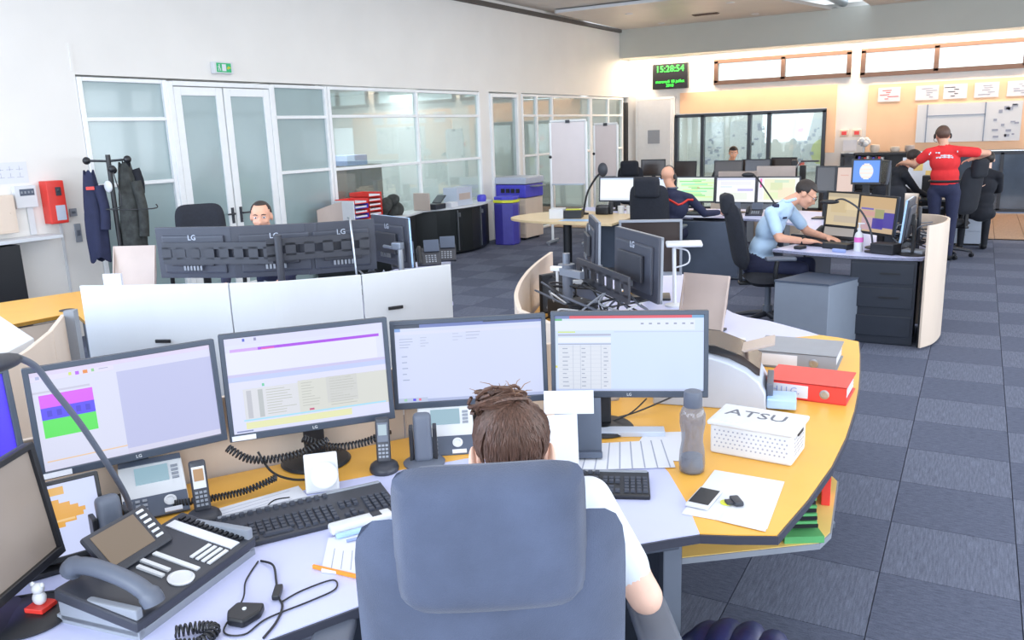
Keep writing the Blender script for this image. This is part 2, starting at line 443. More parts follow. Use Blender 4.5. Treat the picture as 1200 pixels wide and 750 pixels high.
# double door with frosted leaves
D = struct('door_1')
m = MB(ML); m.box((1.15, .02, 1.245), (.07, .1, 2.49)); m.box((2.56, .02, 1.245), (.07, .1, 2.49)); m.box((1.855, .02, 2.47), (1.34, .1, .05)); obj('door_frame', m, 'alu', D, bev=.005)
for a, b in ((1.19, 1.83), (1.85, 2.52)):
    m = MB(ML)
    m.box((a + .045, .0, 1.22), (.09, .05, 2.43)); m.box((b - .045, .0, 1.22), (.09, .05, 2.43)); m.box(((a + b) / 2, 0, 2.39), (b - a - .18, .05, .09)); m.box(((a + b) / 2, 0, .1), (b - a - .18, .05, .18))
    lf = obj('door_leaf', m, 'alu', D, bev=.004)
    m = MB(ML); m.box(((a + b) / 2, 0, 1.27), (b - a - .18, .014, 2.18)); obj('pane', m, 'frost', lf)
m = MB(ML)
for s in (1.79, 1.91):
    m.cyl((s, -.07, 1.02), (s, -.02, 1.02), .012, n=8); m.cyl((s, -.07, 1.02), (s + (.1 if s > 1.85 else -.1), -.07, 1.02), .01, n=8)
    m.box((s, -.03, 1.0), (.035, .01, .18))
obj('door_handle', m, 'dark', D)
# single doorway with open view, blind frame
D = struct('door_2')
m = MB(ML); m.box((7.45, .02, 1.245), (.06, .12, 2.49)); m.box((8.31, .02, 1.245), (.06, .12, 2.49)); m.box((7.88, .02, 2.46), (.8, .12, .06)); obj('door_frame', m, 'alu', D, bev=.005)
m = MB(Matrix(ML)); m.box((7.88, .02, 1.2), (.8, .012, 2.4)); obj('pane', m, 'glass', D)

# back wall
YB = 18.3
def BB(mb, x0, x1, z0, z1, y0=YB, y1=YB + .15): return mb.box(((x0 + x1) / 2, (y0 + y1) / 2, (z0 + z1) / 2), (x1 - x0, y1 - y0, z1 - z0))
mb = MB()
BB(mb, -7.2, -5.12, 2.12, 3.19); BB(mb, -7.2, 4.5, 3.19, 4.1); BB(mb, -5.12, 4.5, 2.12, 2.68); BB(mb, -2.40, -2.18, 2.68, 3.19)
BB(mb, -7.2, -6.0, 0, 2.12); BB(mb, -2.80, 1.6, 1.18, 2.12); BB(mb, 3.9, 4.5, 1.18, 2.12); BB(mb, 2.5, 2.7, 1.18, 2.12); BB(mb, -2.80, -2.5, 0, 1.18); BB(mb, 2.4, 4.5, 0, 1.18); BB(mb, .62, .9, 2.68, 3.19); BB(mb, 3.2, 4.5, 2.68, 3.19)
struct('wall_back', mb, 'white_wall')
mb = MB(); BB(mb, -7.15, 4.5, 3.34, 3.96, YB - .5, YB); struct('trim_2', mb, 'soffit')
mb = MB(); BB(mb, -5.9, -2.62, 2.10, 2.55, YB - .03, YB); BB(mb, -2.80, -2.62, 1.2, 2.1, YB - .03, YB); BB(mb, -2.03, 1.55, 1.2, 2.5, YB - .03, YB)
struct('wall_panel', mb, 'peach')
def win(n, x0, x1, z0, z1, mull, fm='brownframe', pm='glass', t=.085, dep=.1, lit=None):
    W = struct('window_%d' % n)
    xs = [x0] + list(mull) + [x1]
    m = MB()
    for x in xs: m.box((x, YB + dep / 2 - .06, (z0 + z1) / 2), (t, dep, z1 - z0))
    for z in (z0, z1): m.box(((x0 + x1) / 2, YB + dep / 2 - .06, z), (x1 - x0 + t, dep, t))
    obj('window_frame', m, fm, W)
    for a, b in zip(xs, xs[1:]):
        m = MB(); m.box(((a + b) / 2, YB, (z0 + z1) / 2), (b - a - t, .012, z1 - z0 - t)); obj('pane', m, pm, W)
    return W
M['windowsky'] = mat('clerestory_glass', 'ffffff', .2, emit='ffffff', es=1.6, var=0)
win(6, -5.10, -2.42, 2.72, 3.16, (-3.70,), pm='glass')
win(7, -2.16, .60, 2.70, 3.16, (-.86,), pm='glass')
win(8, .93, 3.2, 2.70, 3.16, (2.1,), pm='glass')
for i, (x0, x1) in enumerate(((-5.10, -2.42), (-2.16, .60), (.93, 3.2))):
    # roller blind housings above each clerestory
    m = MB(); BB(m, x0, x1, 3.2, 3.27, YB - .06, YB); struct('trim_%d' % (3 + i), m, 'white')
# large dark framed glazing onto the map room
W = win(9, -5.97, -2.84, .02, 2.05, (-5.38, -4.36, -3.95), 'darkframe', 'glass', .07, .14)
# low dark glazing along the floor
M['dim_glass'] = mat('dim_blue_glass', '5b6a7c', .08, var=.25, scale=1.4, spec=1.0, metal=.2)
win(10, -2.45, 2.4, .06, 1.14, (-1.6, -.8, .06, .38, 1.4), 'darkframe', 'dim_glass', .06, .12)
# map room behind
mb = MB(); mb.box((-4.4, 20.3, 1.2), (4.2, .1, 2.6)); mb.box((-6.4, 19.4, 1.2), (.1, 1.9, 2.6)); mb.box((-2.4, 19.4, 1.2), (.1, 1.9, 2.6)); mb.box((-4.4, 19.4, 2.45), (4.2, 1.9, .08)); mb.box((-4.4, 19.4, -.02), (4.2, 1.9, .08))
struct('wall_map_room', mb, 'white_wall')
# white door leaf standing at the corner
D = struct('door_3')
m = MB(); m.box((-6.47, 18.2, 1.21), (.78, .05, 2.42)); obj('door_leaf', m, 'white', D, bev=.004)
m = MB(); m.box((-6.05, 18.24, 1.21), (.06, .1, 2.46)); m.box((-6.88, 18.24, 1.21), (.06, .1, 2.46)); m.box((-6.46, 18.24, 2.46), (.9, .1, .06)); obj('door_frame', m, 'alu', D)
m = MB(); m.box((-6.47, 18.17, 1.62), (.28, .004, .3)); obj('notice', m, 'grey', D)
m = MB(ML); m.box((13.14, -.01, 1.2), (.14, .04, 2.4)); m.box((12.99, -.02, 1.2), (.05, .05, 2.4)); struct('trim_6', m, 'black')

# right and rear walls, with the big daylight openings that the glazing mirrors
mb = MB()
for y0, y1 in ((-3.2, 18.4),):
    mb.box((4.56, (y0 + y1) / 2, .4), (.12, y1 - y0, .8)); mb.box((4.56, (y0 + y1) / 2, 3.65), (.12, y1 - y0, .8)); mb.box((4.56, (y0 + y1) / 2, 2.62), (.12, y1 - y0, .16))
for y in (-3.0, -.3, 2.4, 5.1, 7.8, 10.5, 13.2, 15.9, 18.2): mb.box((4.56, y, 2.0), (.12, .35, 4.0))
struct('wall_right', mb, 'white_wall')
W = struct('window_11')
for y in np.arange(-2.82, 18, 2.7):
    m = MB(); m.box((4.56, y + 1.35, 1.66), (.05, .05, 1.72)); obj('mullion', m, 'brownframe', W)
mb = MB(); mb.box((-1.6, -3.26, .3), (12.5, .12, .6)); mb.box((-1.6, -3.26, 3.7), (12.5, .12, .8))
for x in (-7.6, -4.6, -1.6, 1.4, 4.4): mb.box((x, -3.26, 2), (.4, .12, 4))
struct('wall_rear', mb, 'white_wall')

# ceiling: two levels with a white edge, a duct gap and downlights
mb = MB()
mb.box((-1.6, 6.4, 4.06), (12.6, 19.4, .1)); 
mb.prism([(-7.05, 14.4), (-3.35, 14.4), (-3.35, 15.5), (-2.6, 18.3), (-7.05, 18.3)], 3.94, 4.0)
mb.prism([(-2.2, 14.4), (4.5, 14.4), (4.5, 18.3), (-2.0, 18.3)], 3.94, 4.0)
mb.box((-3.0, 17, 4.25), (1.6, 5, .05))
struct('ceiling', mb, 'ceil')
mb = MB(); mb.box((-4.2, 14.38, 3.965), (5.6, .05, .05)); struct('trim_7', mb, 'white')
mb = MB(); mb.cyl((-2.75, 15.2, 4.08), (-2.55, 18.0, 4.08), .09, n=12); lone('ceiling_duct', mb, 'steel', 'round metal duct running in the ceiling gap above the back windows', 'duct', (0, 0, 0), smooth=40)
DL = [(-6.0, 15.45), (-6.0, 17.3), (-4.07, 15.4), (-4.08, 17.3), (-6.0, 13.2), (-1.5, 15.5), (-1.5, 17.3), (.4, 15.5)]
mm = mat('lamp_lens', 'ffffff', .3, emit='fff0dc', es=3, var=0)
for i, (x, y) in enumerate(DL):
    z = 3.94 if y > 14.4 else 4.01
    t = thing('downlight', 'small round white downlight, ' + ('near the left wall on the front row', 'near the left wall closest to the back wall', 'middle one of the front row', 'middle one closest to the back wall', 'nearest the camera beside the left wall', 'front row right of the duct gap', 'closest to the back wall right of the duct gap', 'rightmost on the front row')[i], 'ceiling light', (x, y, z), group='downlights in the ceiling')
    m = MB(); m.lathe([(.05, 0), (.075, 0), (.075, -.012), (.05, -.006)], n=20); obj('trim_ring', m, 'white', t, smooth=40)
    m = MB(); m.cyl((0, 0, -.004), (0, 0, -.001), .05, n=16); obj('lens', m, mm, t)
m = MB(); m.box((0, 0, 0), (.5, .16, .012)); 
for k in range(5): m.box((0, -.06 + k * .03, -.01), (.46, .012, .01))
lone('ceiling_vent', m, 'brownframe', 'dark slotted air vent in the ceiling between the downlights', 'vent', (-4.85, 16.55, 3.932))
# ================================================================ DESK ISLANDS
ZT = .74
def top(name, pts, m, parent, z=ZT, th=.025):
    b = MB(); b.prism(pts, z - th, z); return obj(name, b, m, parent, world=True)
def band(pts, parent, z=ZT, m='edge'):
    b = MB(); b.strip([(x, y) for x, y in pts], .006, z - .028, z - .003); return obj('edge_band', b, m, parent, world=True)
def panels(pts, seams, parent, z0=.06, z1=1.0, m='panel', th=.022, side=1):
    """privacy panels along a smooth plan curve, broken at the seams (indices into pts)"""
    cuts = [0] + list(seams) + [len(pts) - 1]
    for a, b in zip(cuts, cuts[1:]):
        seg = pts[a:b + 1]; S = spline([(x, y, 0) for x, y in seg], 5) if len(seg) > 2 else [Vector((x, y, 0)) for x, y in seg]
        P = [(p.x, p.y) for p in S]
        d0 = (Vector(P[1]) - Vector(P[0])).normalized() * .004; d1 = (Vector(P[-2]) - Vector(P[-1])).normalized() * .004
        P[0] = (P[0][0] + d0.x, P[0][1] + d0.y); P[-1] = (P[-1][0] + d1.x, P[-1][1] + d1.y)
        m_ = MB(); m_.strip(P, th, z0, z1, side); obj('privacy_panel', m_, m, parent, world=True, bev=.003)
def slot(x, y, z, rz, parent):
    b = MB(Tm(x, y, z, rz)); b.box((0, 0, 0), (.10, .012, .022), bev=.005); obj('slot_handle', b, 'black', parent, world=True)

# --- nearest island
t = thing('curved_desk', 'nearest curved desk with lavender worktop, yellow back strip and yellow end lobe', 'desk', (-1.3, 2.0, 0))
back = [(-2.58, .5), (-2.46, 1.0), (-2.33, 1.3), (-2.25, 1.51), (-2.18, 1.69), (-2.08, 1.84), (-2.00, 1.96), (-1.92, 2.08), (-1.77, 2.31), (-1.55, 2.63), (-1.33, 2.92), (-1.22, 3.01)]
inner = [(-2.14, .5), (-2.10, 1.1), (-2.04, 1.28), (-1.94, 1.54), (-1.83, 1.74), (-1.74, 1.89), (-1.62, 2.04), (-1.40, 2.30), (-1.16, 2.50), (-1.0, 2.56), (-.88, 2.50), (-.80, 2.40), (-.68, 2.21), (-.59, 2.04)]
front = [(-.59, 2.04), (-.66, 1.975), (-.73, 1.905), (-.90, 1.75), (-1.05, 1.58), (-1.20, 1.37), (-1.31, 1.15), (-1.38, .85), (-1.40, .5)]
lobe = [(-.59, 2.04), (-.50, 2.075), (-.40, 2.12), (-.365, 2.38), (-.34, 2.67), (-.335, 2.95), (-.345, 3.26), (-.365, 3.55), (-.39, 3.80), (-.425, 4.1), (-.46, 4.35), (-.56, 4.40), (-.66, 4.42)]
top('worktop', inner + front[1:], 'lav', t)
top('yellow_top', back + [(-1.24, 3.1), (-1.18, 3.5), (-1.02, 3.95), (-.82, 4.28)] + lobe[::-1] + inner[::-1][1:], 'yellow', t)
band(front + [(-1.40, .5)], t); band(lobe[::-1], t)
panels([(-2.62, .5), (-2.50, 1.0), (-2.37, 1.3), (-2.28, 1.55), (-2.12, 1.86), (-1.80, 2.33), (-1.58, 2.66), (-1.36, 2.95), (-1.22, 3.05)], (3, 5), t, m='beige', side=1)
# undershelf, legs, dark modesty board
top('under_shelf', [(-.98, 2.25), (-.74, 2.34), (-.36, 2.63), (-.34, 2.72), (-.38, 3.16), (-.5, 3.35), (-1.0, 3.35)], 'yellow_pale', t, .48, .022)
b = MB(); b.strip([(-.98, 2.25), (-.74, 2.34), (-.36, 2.63), (-.34, 2.72), (-.38, 3.16)], .005, .458, .478, -1); obj('shelf_edge', b, 'grey', t, world=True)
for x, y in ((-.69, 2.09), (-1.45, 1.15), (-.62, 3.9)):
    b = MB(); b.box((x, y, .36), (.055, .055, .70), .6, bev=.004); b.box((x, y, .02), (.09, .5, .035), .6, bev=.008); obj('leg', b, 'greymetal', t, world=True)
b = MB(); b.cyl((-1.15, 1.62, .685), (-.66, 2.06, .685), .018); b.box((-.9, 1.86, .70), (.62, .07, .03), .73); obj('cross_beam', b, 'midgrey', t, world=True)
b = MB(); b.prism([(-1.0, 2.15), (-.72, 2.3), (-.74, 2.34), (-1.02, 2.2)], .05, .7); b.prism([(-1.66, 1.65), (-1.0, 2.2), (-1.02, 2.23), (-1.70, 1.68)], .05, .7); obj('modesty_board', b, 'navycab', t, world=True)

# --- island beyond it, back to back (empty seat)
t = thing('curved_desk', 'curved lavender desk with empty seat behind the nearest desk, next to grey pedestal', 'desk', (-1.7, 4.5, 0))
pan3 = [(-1.27, 3.07), (-1.55, 3.16), (-1.87, 3.39), (-2.06, 3.70), (-2.22, 4.04), (-2.36, 4.40), (-2.47, 4.75), (-2.58, 5.16)]
in3 = [(x + .19, y + .07) for x, y in pan3]
fr3 = [(-.66, 4.42), (-.74, 4.49), (-.85, 4.57), (-.98, 4.66), (-1.10, 4.70), (-1.21, 4.79), (-1.33, 4.96), (-1.43, 5.17), (-1.52, 5.50), (-1.60, 5.85), (-1.70, 6.0), (-2.1, 5.95), (-2.45, 5.75)]
top('worktop', fr3 + [(-2.40, 5.2)] + in3[::-1][1:] + [(-1.18, 3.5), (-1.02, 3.95), (-.82, 4.28)], 'lav', t)
top('yellow_top', [(x + .02, y + .01) for x, y in pan3] + [(-2.45, 5.6), (-2.40, 5.2)] + in3[::-1][1:] + [(-1.24, 3.1)], 'yellow', t)
band(fr3[::-1], t)
panels(pan3, (2, 5), t, m='beige', side=1)
for x, y in ((-1.0, 4.35), (-1.75, 5.7)):
    b = MB(); b.box((x, y, .36), (.06, .06, .70), bev=.004); b.box((x, y, .02), (.09, .5, .035), bev=.008); obj('leg', b, 'greymetal', t, world=True)

# --- second island, left: tall white panels face the camera
t = thing('curved_desk', 'curved desk behind tall white privacy panels, its yellow end running to the left wall', 'desk', (-4.2, 4.2, 0))
pan2 = [(-4.80, 3.04), (-4.56, 3.13), (-4.34, 3.23), (-3.91, 3.42), (-3.68, 3.55), (-3.50, 3.72), (-3.30, 3.93), (-3.13, 4.19), (-2.98, 4.46)]
top('worktop', [(x - .02, y + .03) for x, y in pan2] + [(-3.15, 4.62), (-3.62, 5.35), (-4.0, 5.98), (-4.3, 5.85), (-4.15, 5.0), (-4.4, 4.55), (-4.75, 4.3), (-5.1, 4.2), (-5.45, 4.15), (-5.0, 3.5)], 'lav', t)
top('yellow_top', [(-5.42, 2.3), (-5.30, 3.30), (-4.86, 3.1), (-5.0, 3.5), (-5.45, 4.25), (-6.05, 3.85), (-6.25, 3.2), (-6.35, 2.3)], 'yellow', t)
band([(-5.42, 2.3), (-5.30, 3.30), (-4.86, 3.1)], t)
panels(pan2, (3, 6), t, z0=.04, side=1)
slot(-4.32, 3.222, .648, .40, t); slot(-3.17, 4.085, .77, 1.0, t)
b = MB(); b.box((-4.9, 3.16, .37), (.05, .10, .72), .4); b.prism([(-5.28, 3.33), (-4.95, 3.19), (-4.9, 3.3), (-5.2, 3.5)], .03, .71); obj('end_support', b, 'greymetal', t, world=True)
b = MB(); b.box((-5.40, 2.7, .60), (.02, 1.2, .20), -.12); obj('apron', b, 'beige', t, world=True)
# grommet and small slot in the yellow end
b = MB(); b.cyl((-5.42, 3.32, ZT), (-5.42, 3.32, ZT + .004), .05, n=20); obj('cable_grommet', b, 'black', t, world=True)

# --- low white cabinet and its curved panel, lower left
t = thing('side_cabinet', 'low white cabinet with angled beige panels in front of the yellow desk end', 'cabinet', (-3.9, 2.0, 0))
b = MB(); b.prism([(-4.9, 1.2), (-3.45, 1.25), (-3.62, 1.75), (-3.98, 2.25), (-5.0, 2.6)], .05, .93); obj('body', b, 'panel', t, world=True, bev=.004)
panels([(-3.1, 1.2), (-3.30, 1.72), (-3.73, 2.2), (-4.05, 2.47)], (2,), t, m='beige', side=1)
b = MB(); b.prism([(-4.05, 2.47), (-4.02, 2.44), (-3.98, 2.47), (-4.02, 2.52)], .05, 1.02); obj('end_post', b, 'grey', t, world=True)

# --- row at the middle: man with headset and man in light blue
t = thing('curved_desk', 'long curved desk shared by the headset man and the man in light blue shirt', 'desk', (-1.8, 9.0, 0))
outl = [(-1.54, 7.44), (-1.2, 7.32), (-.84, 7.24), (-.55, 7.23), (-.335, 7.26), (-.235, 7.5), (-.22, 7.8), (-.32, 8.1), (-.6, 8.9), (-1.0, 9.9), (-1.5, 10.7), (-2.1, 10.95), (-4.9, 10.95), (-4.95, 10.5), (-3.75, 10.05), (-3.6, 9.92), (-3.0, 9.86), (-2.40, 9.86), (-2.0, 9.7), (-1.65, 9.35), (-1.42, 8.9), (-1.33, 8.4), (-1.36, 7.95), (-1.48, 7.65)]
top('worktop', outl, 'lav', t)
band([outl[(12 - i) % len(outl)] for i in range(0)] or [(-1.48, 7.65), (-1.54, 7.44), (-1.2, 7.32), (-.84, 7.24), (-.55, 7.23), (-.335, 7.26)], t)
band([(-3.75, 10.05), (-3.6, 9.92), (-3.0, 9.86), (-2.40, 9.86), (-2.0, 9.7)], t)
b = MB(); b.box((-.62, 7.52, .355), (.50, .50, .70), .02, bev=.004); ds = obj('drawer_unit', b, 'navycab', t, world=True)
for z in (.60, .40, .16):
    b = MB(); b.box((-.62, 7.262, z), (.47, .012, .17), .02, bev=.003); dr = obj('drawer', b, 'navycab', t, world=True)
    if z > .2: b = MB(); b.box((-.56, 7.252, z + .0), (.15, .01, .012), .02); obj('handle', b, 'black', dr, world=True)
b = MB(); b.box((-.33, 7.5, .36), (.02, .5, .72), .05); obj('side_board', b, 'black', t, world=True)
panels([(-.315, 7.17), (-.235, 7.35), (-.195, 7.6), (-.20, 7.82), (-.29, 8.0), (-.48, 8.08)], (), t, z0=.02, z1=1.01, m='beige', th=.02, side=-1)
b = MB(); b.box((-3.9, 10.02, .37), (.9, .02, .66)); b.box((-2.8, 9.98, .37), (.75, .4, .66), bev=.004); obj('cabinet_front', b, 'slate', t, world=True)
b = MB(); b.box((-2.0, 9.6, .37), (.02, .5, .7), .7); obj('modesty_board', b, 'navycab', t, world=True)
b = MB(); b.box((-1.35, 8.7, .37), (.9, .02, .7), 1.45); obj('modesty_board', b, 'navycab', t, world=True)
b = MB(); b.box((-3.0, 9.9, .03), (1.9, .1, .05), bev=.01); obj('foot_rail', b, 'steel', t, world=True)
# pale maple wing with round end
t = thing('round_end_table', 'pale maple table with rounded end on a single black column near the whiteboards', 'table', (-4.5, 9.6, 0))
P = spline([(-3.72, 9.0, 0), (-4.1, 9.0, 0), (-4.55, 9.04, 0), (-4.95, 9.14, 0), (-5.25, 9.32, 0), (-5.36, 9.6, 0), (-5.28, 10.0, 0), (-5.05, 10.35, 0), (-4.9, 10.5, 0), (-3.76, 10.04, 0)], 5)
b = MB(); b.prism([(p.x, p.y) for p in P], .712, .742); obj('tabletop', b, 'maple', t, world=True, bev=.004)
b = MB(); b.cyl((-4.51, 9.45, 0), (-4.51, 9.45, .71), .055, n=20); b.cyl((-4.51, 9.45, 0), (-4.51, 9.45, .02), .2, n=28); obj('column', b, 'black', t, world=True, smooth=40)

# --- desk of the man in red, behind
t = thing('rear_desk', 'dark edged desk in front of the man in the red shirt', 'desk', (-.8, 12.9, 0))
top('worktop', [(-1.5, 12.6), (-.45, 12.55), (-.2, 12.8), (-.2, 13.7), (-1.6, 13.7)], 'navycab', t)
b = MB(); b.box((-.9, 13.0, .35), (1.1, .03, .66)); obj('modesty_board', b, 'black', t, world=True)
t = thing('rear_desk', 'long far desk carrying a row of dark monitors before the map room window', 'desk', (-3.9, 14.4, 0))
top('worktop', [(-5.6, 13.2), (-2.6, 13.0), (-2.2, 13.4), (-2.3, 15.2), (-5.6, 15.2)], 'maple', t)
b = MB(); b.box((-3.0, 13.1, .36), (1.4, .03, .68)); b.box((-4.8, 13.2, .36), (1.4, .03, .68)); obj('modesty_board', b, 'beige', t, world=True)
for x, y, z, sx, h, lb in ((-3.25, 13.0, .74, .62, .38, 'low pale grey desk screen in front of the far dark monitors'), (-2.62, 12.7, .74, .56, .47, 'taller pale grey desk screen right of the far dark monitors')):
    b = MB(); b.box((0, 0, h / 2 + .74 - z), (sx, .03, h), bev=.006)
    q = thing('desk_screen', lb, 'screen', (x, y, z)); obj('board', b, 'beige2', q); b = MB(); b.box((0, .05, .01), (sx * .8, .12, .02)); b.box((0, .05, -.36), (sx * .8, .03, .72)); obj('foot', b, 'grey', q)

# ================================================================ PEDESTALS AND CABINETS
t = thing('grey_pedestal', 'light grey metal pedestal cabinet under the elbow of the man in light blue', 'cabinet', (-1.09, 7.12, 0), .02)
b = MB(); b.prism([(-.32, -.19), (.12, -.27), (.31, .17), (-.12, .28)], .02, .545); obj('body', b, 'greyped', t, bev=.006)
b = MB(); b.prism([(-.325, -.195), (.12, -.277), (.317, .172), (-.12, .287)], .545, .56); obj('top_plate', b, 'slate', t)
b = MB()
for x, y in ((-.25, -.12), (.08, -.2), (.24, .14), (-.08, .2)): b.cyl((x, y, 0), (x, y, .02), .02, n=10)
obj('foot', b, 'black', t)
t = thing('white_pedestal', 'white drawer pedestal on the carpet beside the man in red', 'cabinet', (-.05, 13.85, 0), .0)
b = MB(); b.box((0, 0, .30), (.46, .56, .55), bev=.005); obj('body', b, 'whiteped', t)
for k in range(3):
    b = MB(); b.box((0, -.288, .115 + k * .18), (.44, .016, .17), bev=.003); d = obj('drawer', b, 'whiteped', t)
    b = MB(); b.box((-.08, -.30, .155 + k * .18), (.10, .012, .012)); obj('handle', b, 'steel', d)
b = MB(); b.box((0, 0, .012), (.40, .5, .024)); obj('plinth', b, 'black', t)

# black-green counters under the office glazing
def counter(s0, s1, d, bulge, label):
    t = thing('counter_cabinet', label, 'cabinet', (ML @ Vector(((s0 + s1) / 2, -.2, 0))))
    b = MB(ML); n = 8
    fr = [(s0 + (s1 - s0) * k / n, -d - bulge * math.sin(PI * k / n)) for k in range(n + 1)]
    b.prism([(s0, -.03)] + fr + [(s1, -.03)], .715, .745); obj('worktop', b, 'panel', t, world=True, bev=.003)
    b = MB(ML); b.prism([(s0 + .03, -.06)] + [(x, y + .04) for x, y in fr[1:-1]] + [(s1 - .03, -.06)], .04, .714); obj('body', b, 'greencab', t, world=True)
    for k in range(1, 3):
        x = s0 + (s1 - s0) * k / 3; y = -d - bulge * math.sin(PI * k / 3)
        b = MB(ML); b.box((x - .03, y + .03, .38), (.012, .02, .62)); b.box((x, y + .02, .62), (.02, .03, .06)); obj('door_handle', b, 'steel', t, world=True)
counter(3.0, 5.05, .30, .22, 'dark counter under the glazing holding the red and purple trays')
counter(5.07, 6.98, .28, .26, 'long dark counter under the glazing holding the white carton')
t = thing('wall_counter', 'white shelf counter on a black cabinet against the near left wall', 'cabinet', (ML @ Vector((-1.4, -.1, 0))))
b = MB(ML); b.box((-1.55, -.13, 1.035), (2.36, .24, .03), bev=.003); obj('worktop', b, 'panel', t, world=True)
b = MB(ML); b.box((-1.75, -.12, .50), (1.98, .2, 1.0)); obj('body', b, 'black', t, world=True)

# ================================================================ CHAIRS
def pad(b, w, h, th, seg=10, bow=.04, taper=.0, R=.06, wing=0, p=4.2):
    """upholstered pad in the x-z plane, centre at origin"""
    pts = []
    def half(u, v):
        return 0
    N = 14; Mv = 14
    def f(i, j, sgn):
        u = i / N * 2 - 1; v = j / Mv * 2 - 1
        k = (abs(u) ** p + abs(v) ** p) ** (1 / p) if (u or v) else 0
        m = max(abs(u), abs(v)); sc = m / k if k > 1e-6 else 1
        x = u * sc * (w / 2) * (1 - taper * (v * .5 + .5)); z = v * sc * (h / 2)
        e = max(0, 1 - m ** 6)
        y = sgn * th / 2 * (e ** .5) + bow * (u * sc) ** 2 + (wing * max(0, abs(u) - .6) ** 2)
        return Vector((x, y, z))
    vs = []
    g1 = [[b.bm.verts.new(f(i, j, 1)) for j in range(Mv + 1)] for i in range(N + 1)]
    g2 = [[g1[i][j] if i in (0, N) or j in (0, Mv) else b.bm.verts.new(f(i, j, -1)) for j in range(Mv + 1)] for i in range(N + 1)]
    for i in range(N):
        for j in range(Mv):
            b.bm.faces.new((g1[i][j], g1[i][j + 1], g1[i + 1][j + 1], g1[i + 1][j])); b.bm.faces.new((g2[i][j], g2[i + 1][j], g2[i + 1][j + 1], g2[i][j + 1]))
    return list({v for r in g1 + g2 for v in r})
def make_pad(w, h, th, X, **k):
    b = MB(); vs = pad(b, w, h, th, **k)
    for v in vs: v.co = X @ v.co
    return b
def chair(label, loc, rz, headrest=True, w=.47, bh=.62, btop=1.17, fab='fabric', tilt=.12, arms=True, hr=(.31, .25), pp=5.5, aw=.31, ah=.675):
    t = thing('office_chair', label, 'chair', loc, rz, 'office chairs around the control room')
    b = make_pad(.5, .48, .10, Tm(0, .02, .46, 0, PI / 2), bow=-.02); obj('seat', b, fab, t, smooth=60)
    zc = btop - bh / 2
    b = make_pad(w, bh, .10, Tm(0, -.27 - tilt * .25, zc, 0, tilt), bow=.05, taper=.04, p=pp); obj('backrest', b, fab, t, smooth=60)
    b = MB(); b.box((0, -.25, .62), (.07, .02, .40), 0, bev=.008); b.box((0, -.13, .41), (.09, .28, .03), bev=.01); obj('back_bar', b, 'black', t)
    if headrest:
        hz = btop - .025
        b = make_pad(hr[0], hr[1], .11, Tm(0, -.34 - tilt * .25, hz, 0, tilt * .6), bow=.008, taper=.03, p=min(9, pp * 1.1)); h = obj('headrest', b, fab, t, smooth=60)
    if arms:
        for s in (-1, 1):
            b = MB(); b.tube(spline([(s * .24, .02, .42), (s * aw, .0, .46), (s * (aw + .01), -.01, .55), (s * (aw + .01), 0, ah - .025)], 5), .02); a = obj('armrest', b, 'black', t, smooth=50)
            b = MB(); b.box((s * aw, .03, ah), (.095, .26, .035), bev=.016, seg=3); obj('arm_pad', b, 'midgrey', a, smooth=50)
    b = MB(); b.cyl((0, 0, .10), (0, 0, .42), .028); b.cyl((0, 0, .09), (0, 0, .2), .045); obj('gas_column', b, 'greymetal', t, smooth=40)
    b = MB()
    for k in range(5):
        a = 2 * PI * k / 5 + .3; c, s_ = math.cos(a), math.sin(a)
        b.tube([(c * .03, s_ * .03, .12), (c * .17, s_ * .17, .105), (c * .31, s_ * .31, .075)], [.03, .024, .017])
    obj('star_base', b, 'dark', t, smooth=50)
    for k in range(5):
        a = 2 * PI * k / 5 + .3; c, s_ = math.cos(a) * .31, math.sin(a) * .31
        b = MB(); 
        for q in (-.014, .014): b.cyl((c + q - .006, s_, .027), (c + q + .006, s_, .027), .027, n=14)
        b.cyl((c, s_, .03), (c, s_, .07), .01, n=8); obj('caster', b, 'black', t)
    return t
chair('large blue-grey office chair nearest the camera, seating the woman in white', (-.865, 1.39, 0), .56, pp=8, aw=.375, ah=.70, btop=1.20, w=.505, bh=.68, tilt=.16, hr=(.33, .27))
chair('black office chair with headrest seating the man with the headset', (-3.32, 9.38, 0), .08, fab='fabric_dark', btop=1.19, w=.48)
chair('dark office chair seen in profile behind the man in light blue', (-1.60, 7.60, 0), -1.15, fab='fabric_dark', btop=1.16, w=.46, tilt=.2, hr=(.26, .2))
chair('tall black office chair at the right elbow of the man in red', (-.30, 12.40, 0), 1.05, fab='blackcloth', btop=1.2, w=.46)
chair('black office chair standing alone beyond the headset man', (-5.02, 13.1, 0), .2, fab='blackcloth', btop=1.22, w=.44)
chair('empty black office chair behind the left row of monitors, near the glazed door', (-6.25, 5.25, 0), -2.2, headrest=False, fab='fabric_dark', btop=1.27, w=.47)
chair('black office chair of the bending man in black, at the rear desk', (-1.02, 11.95, 0), .15, fab='blackcloth', btop=1.0, headrest=False, w=.44)
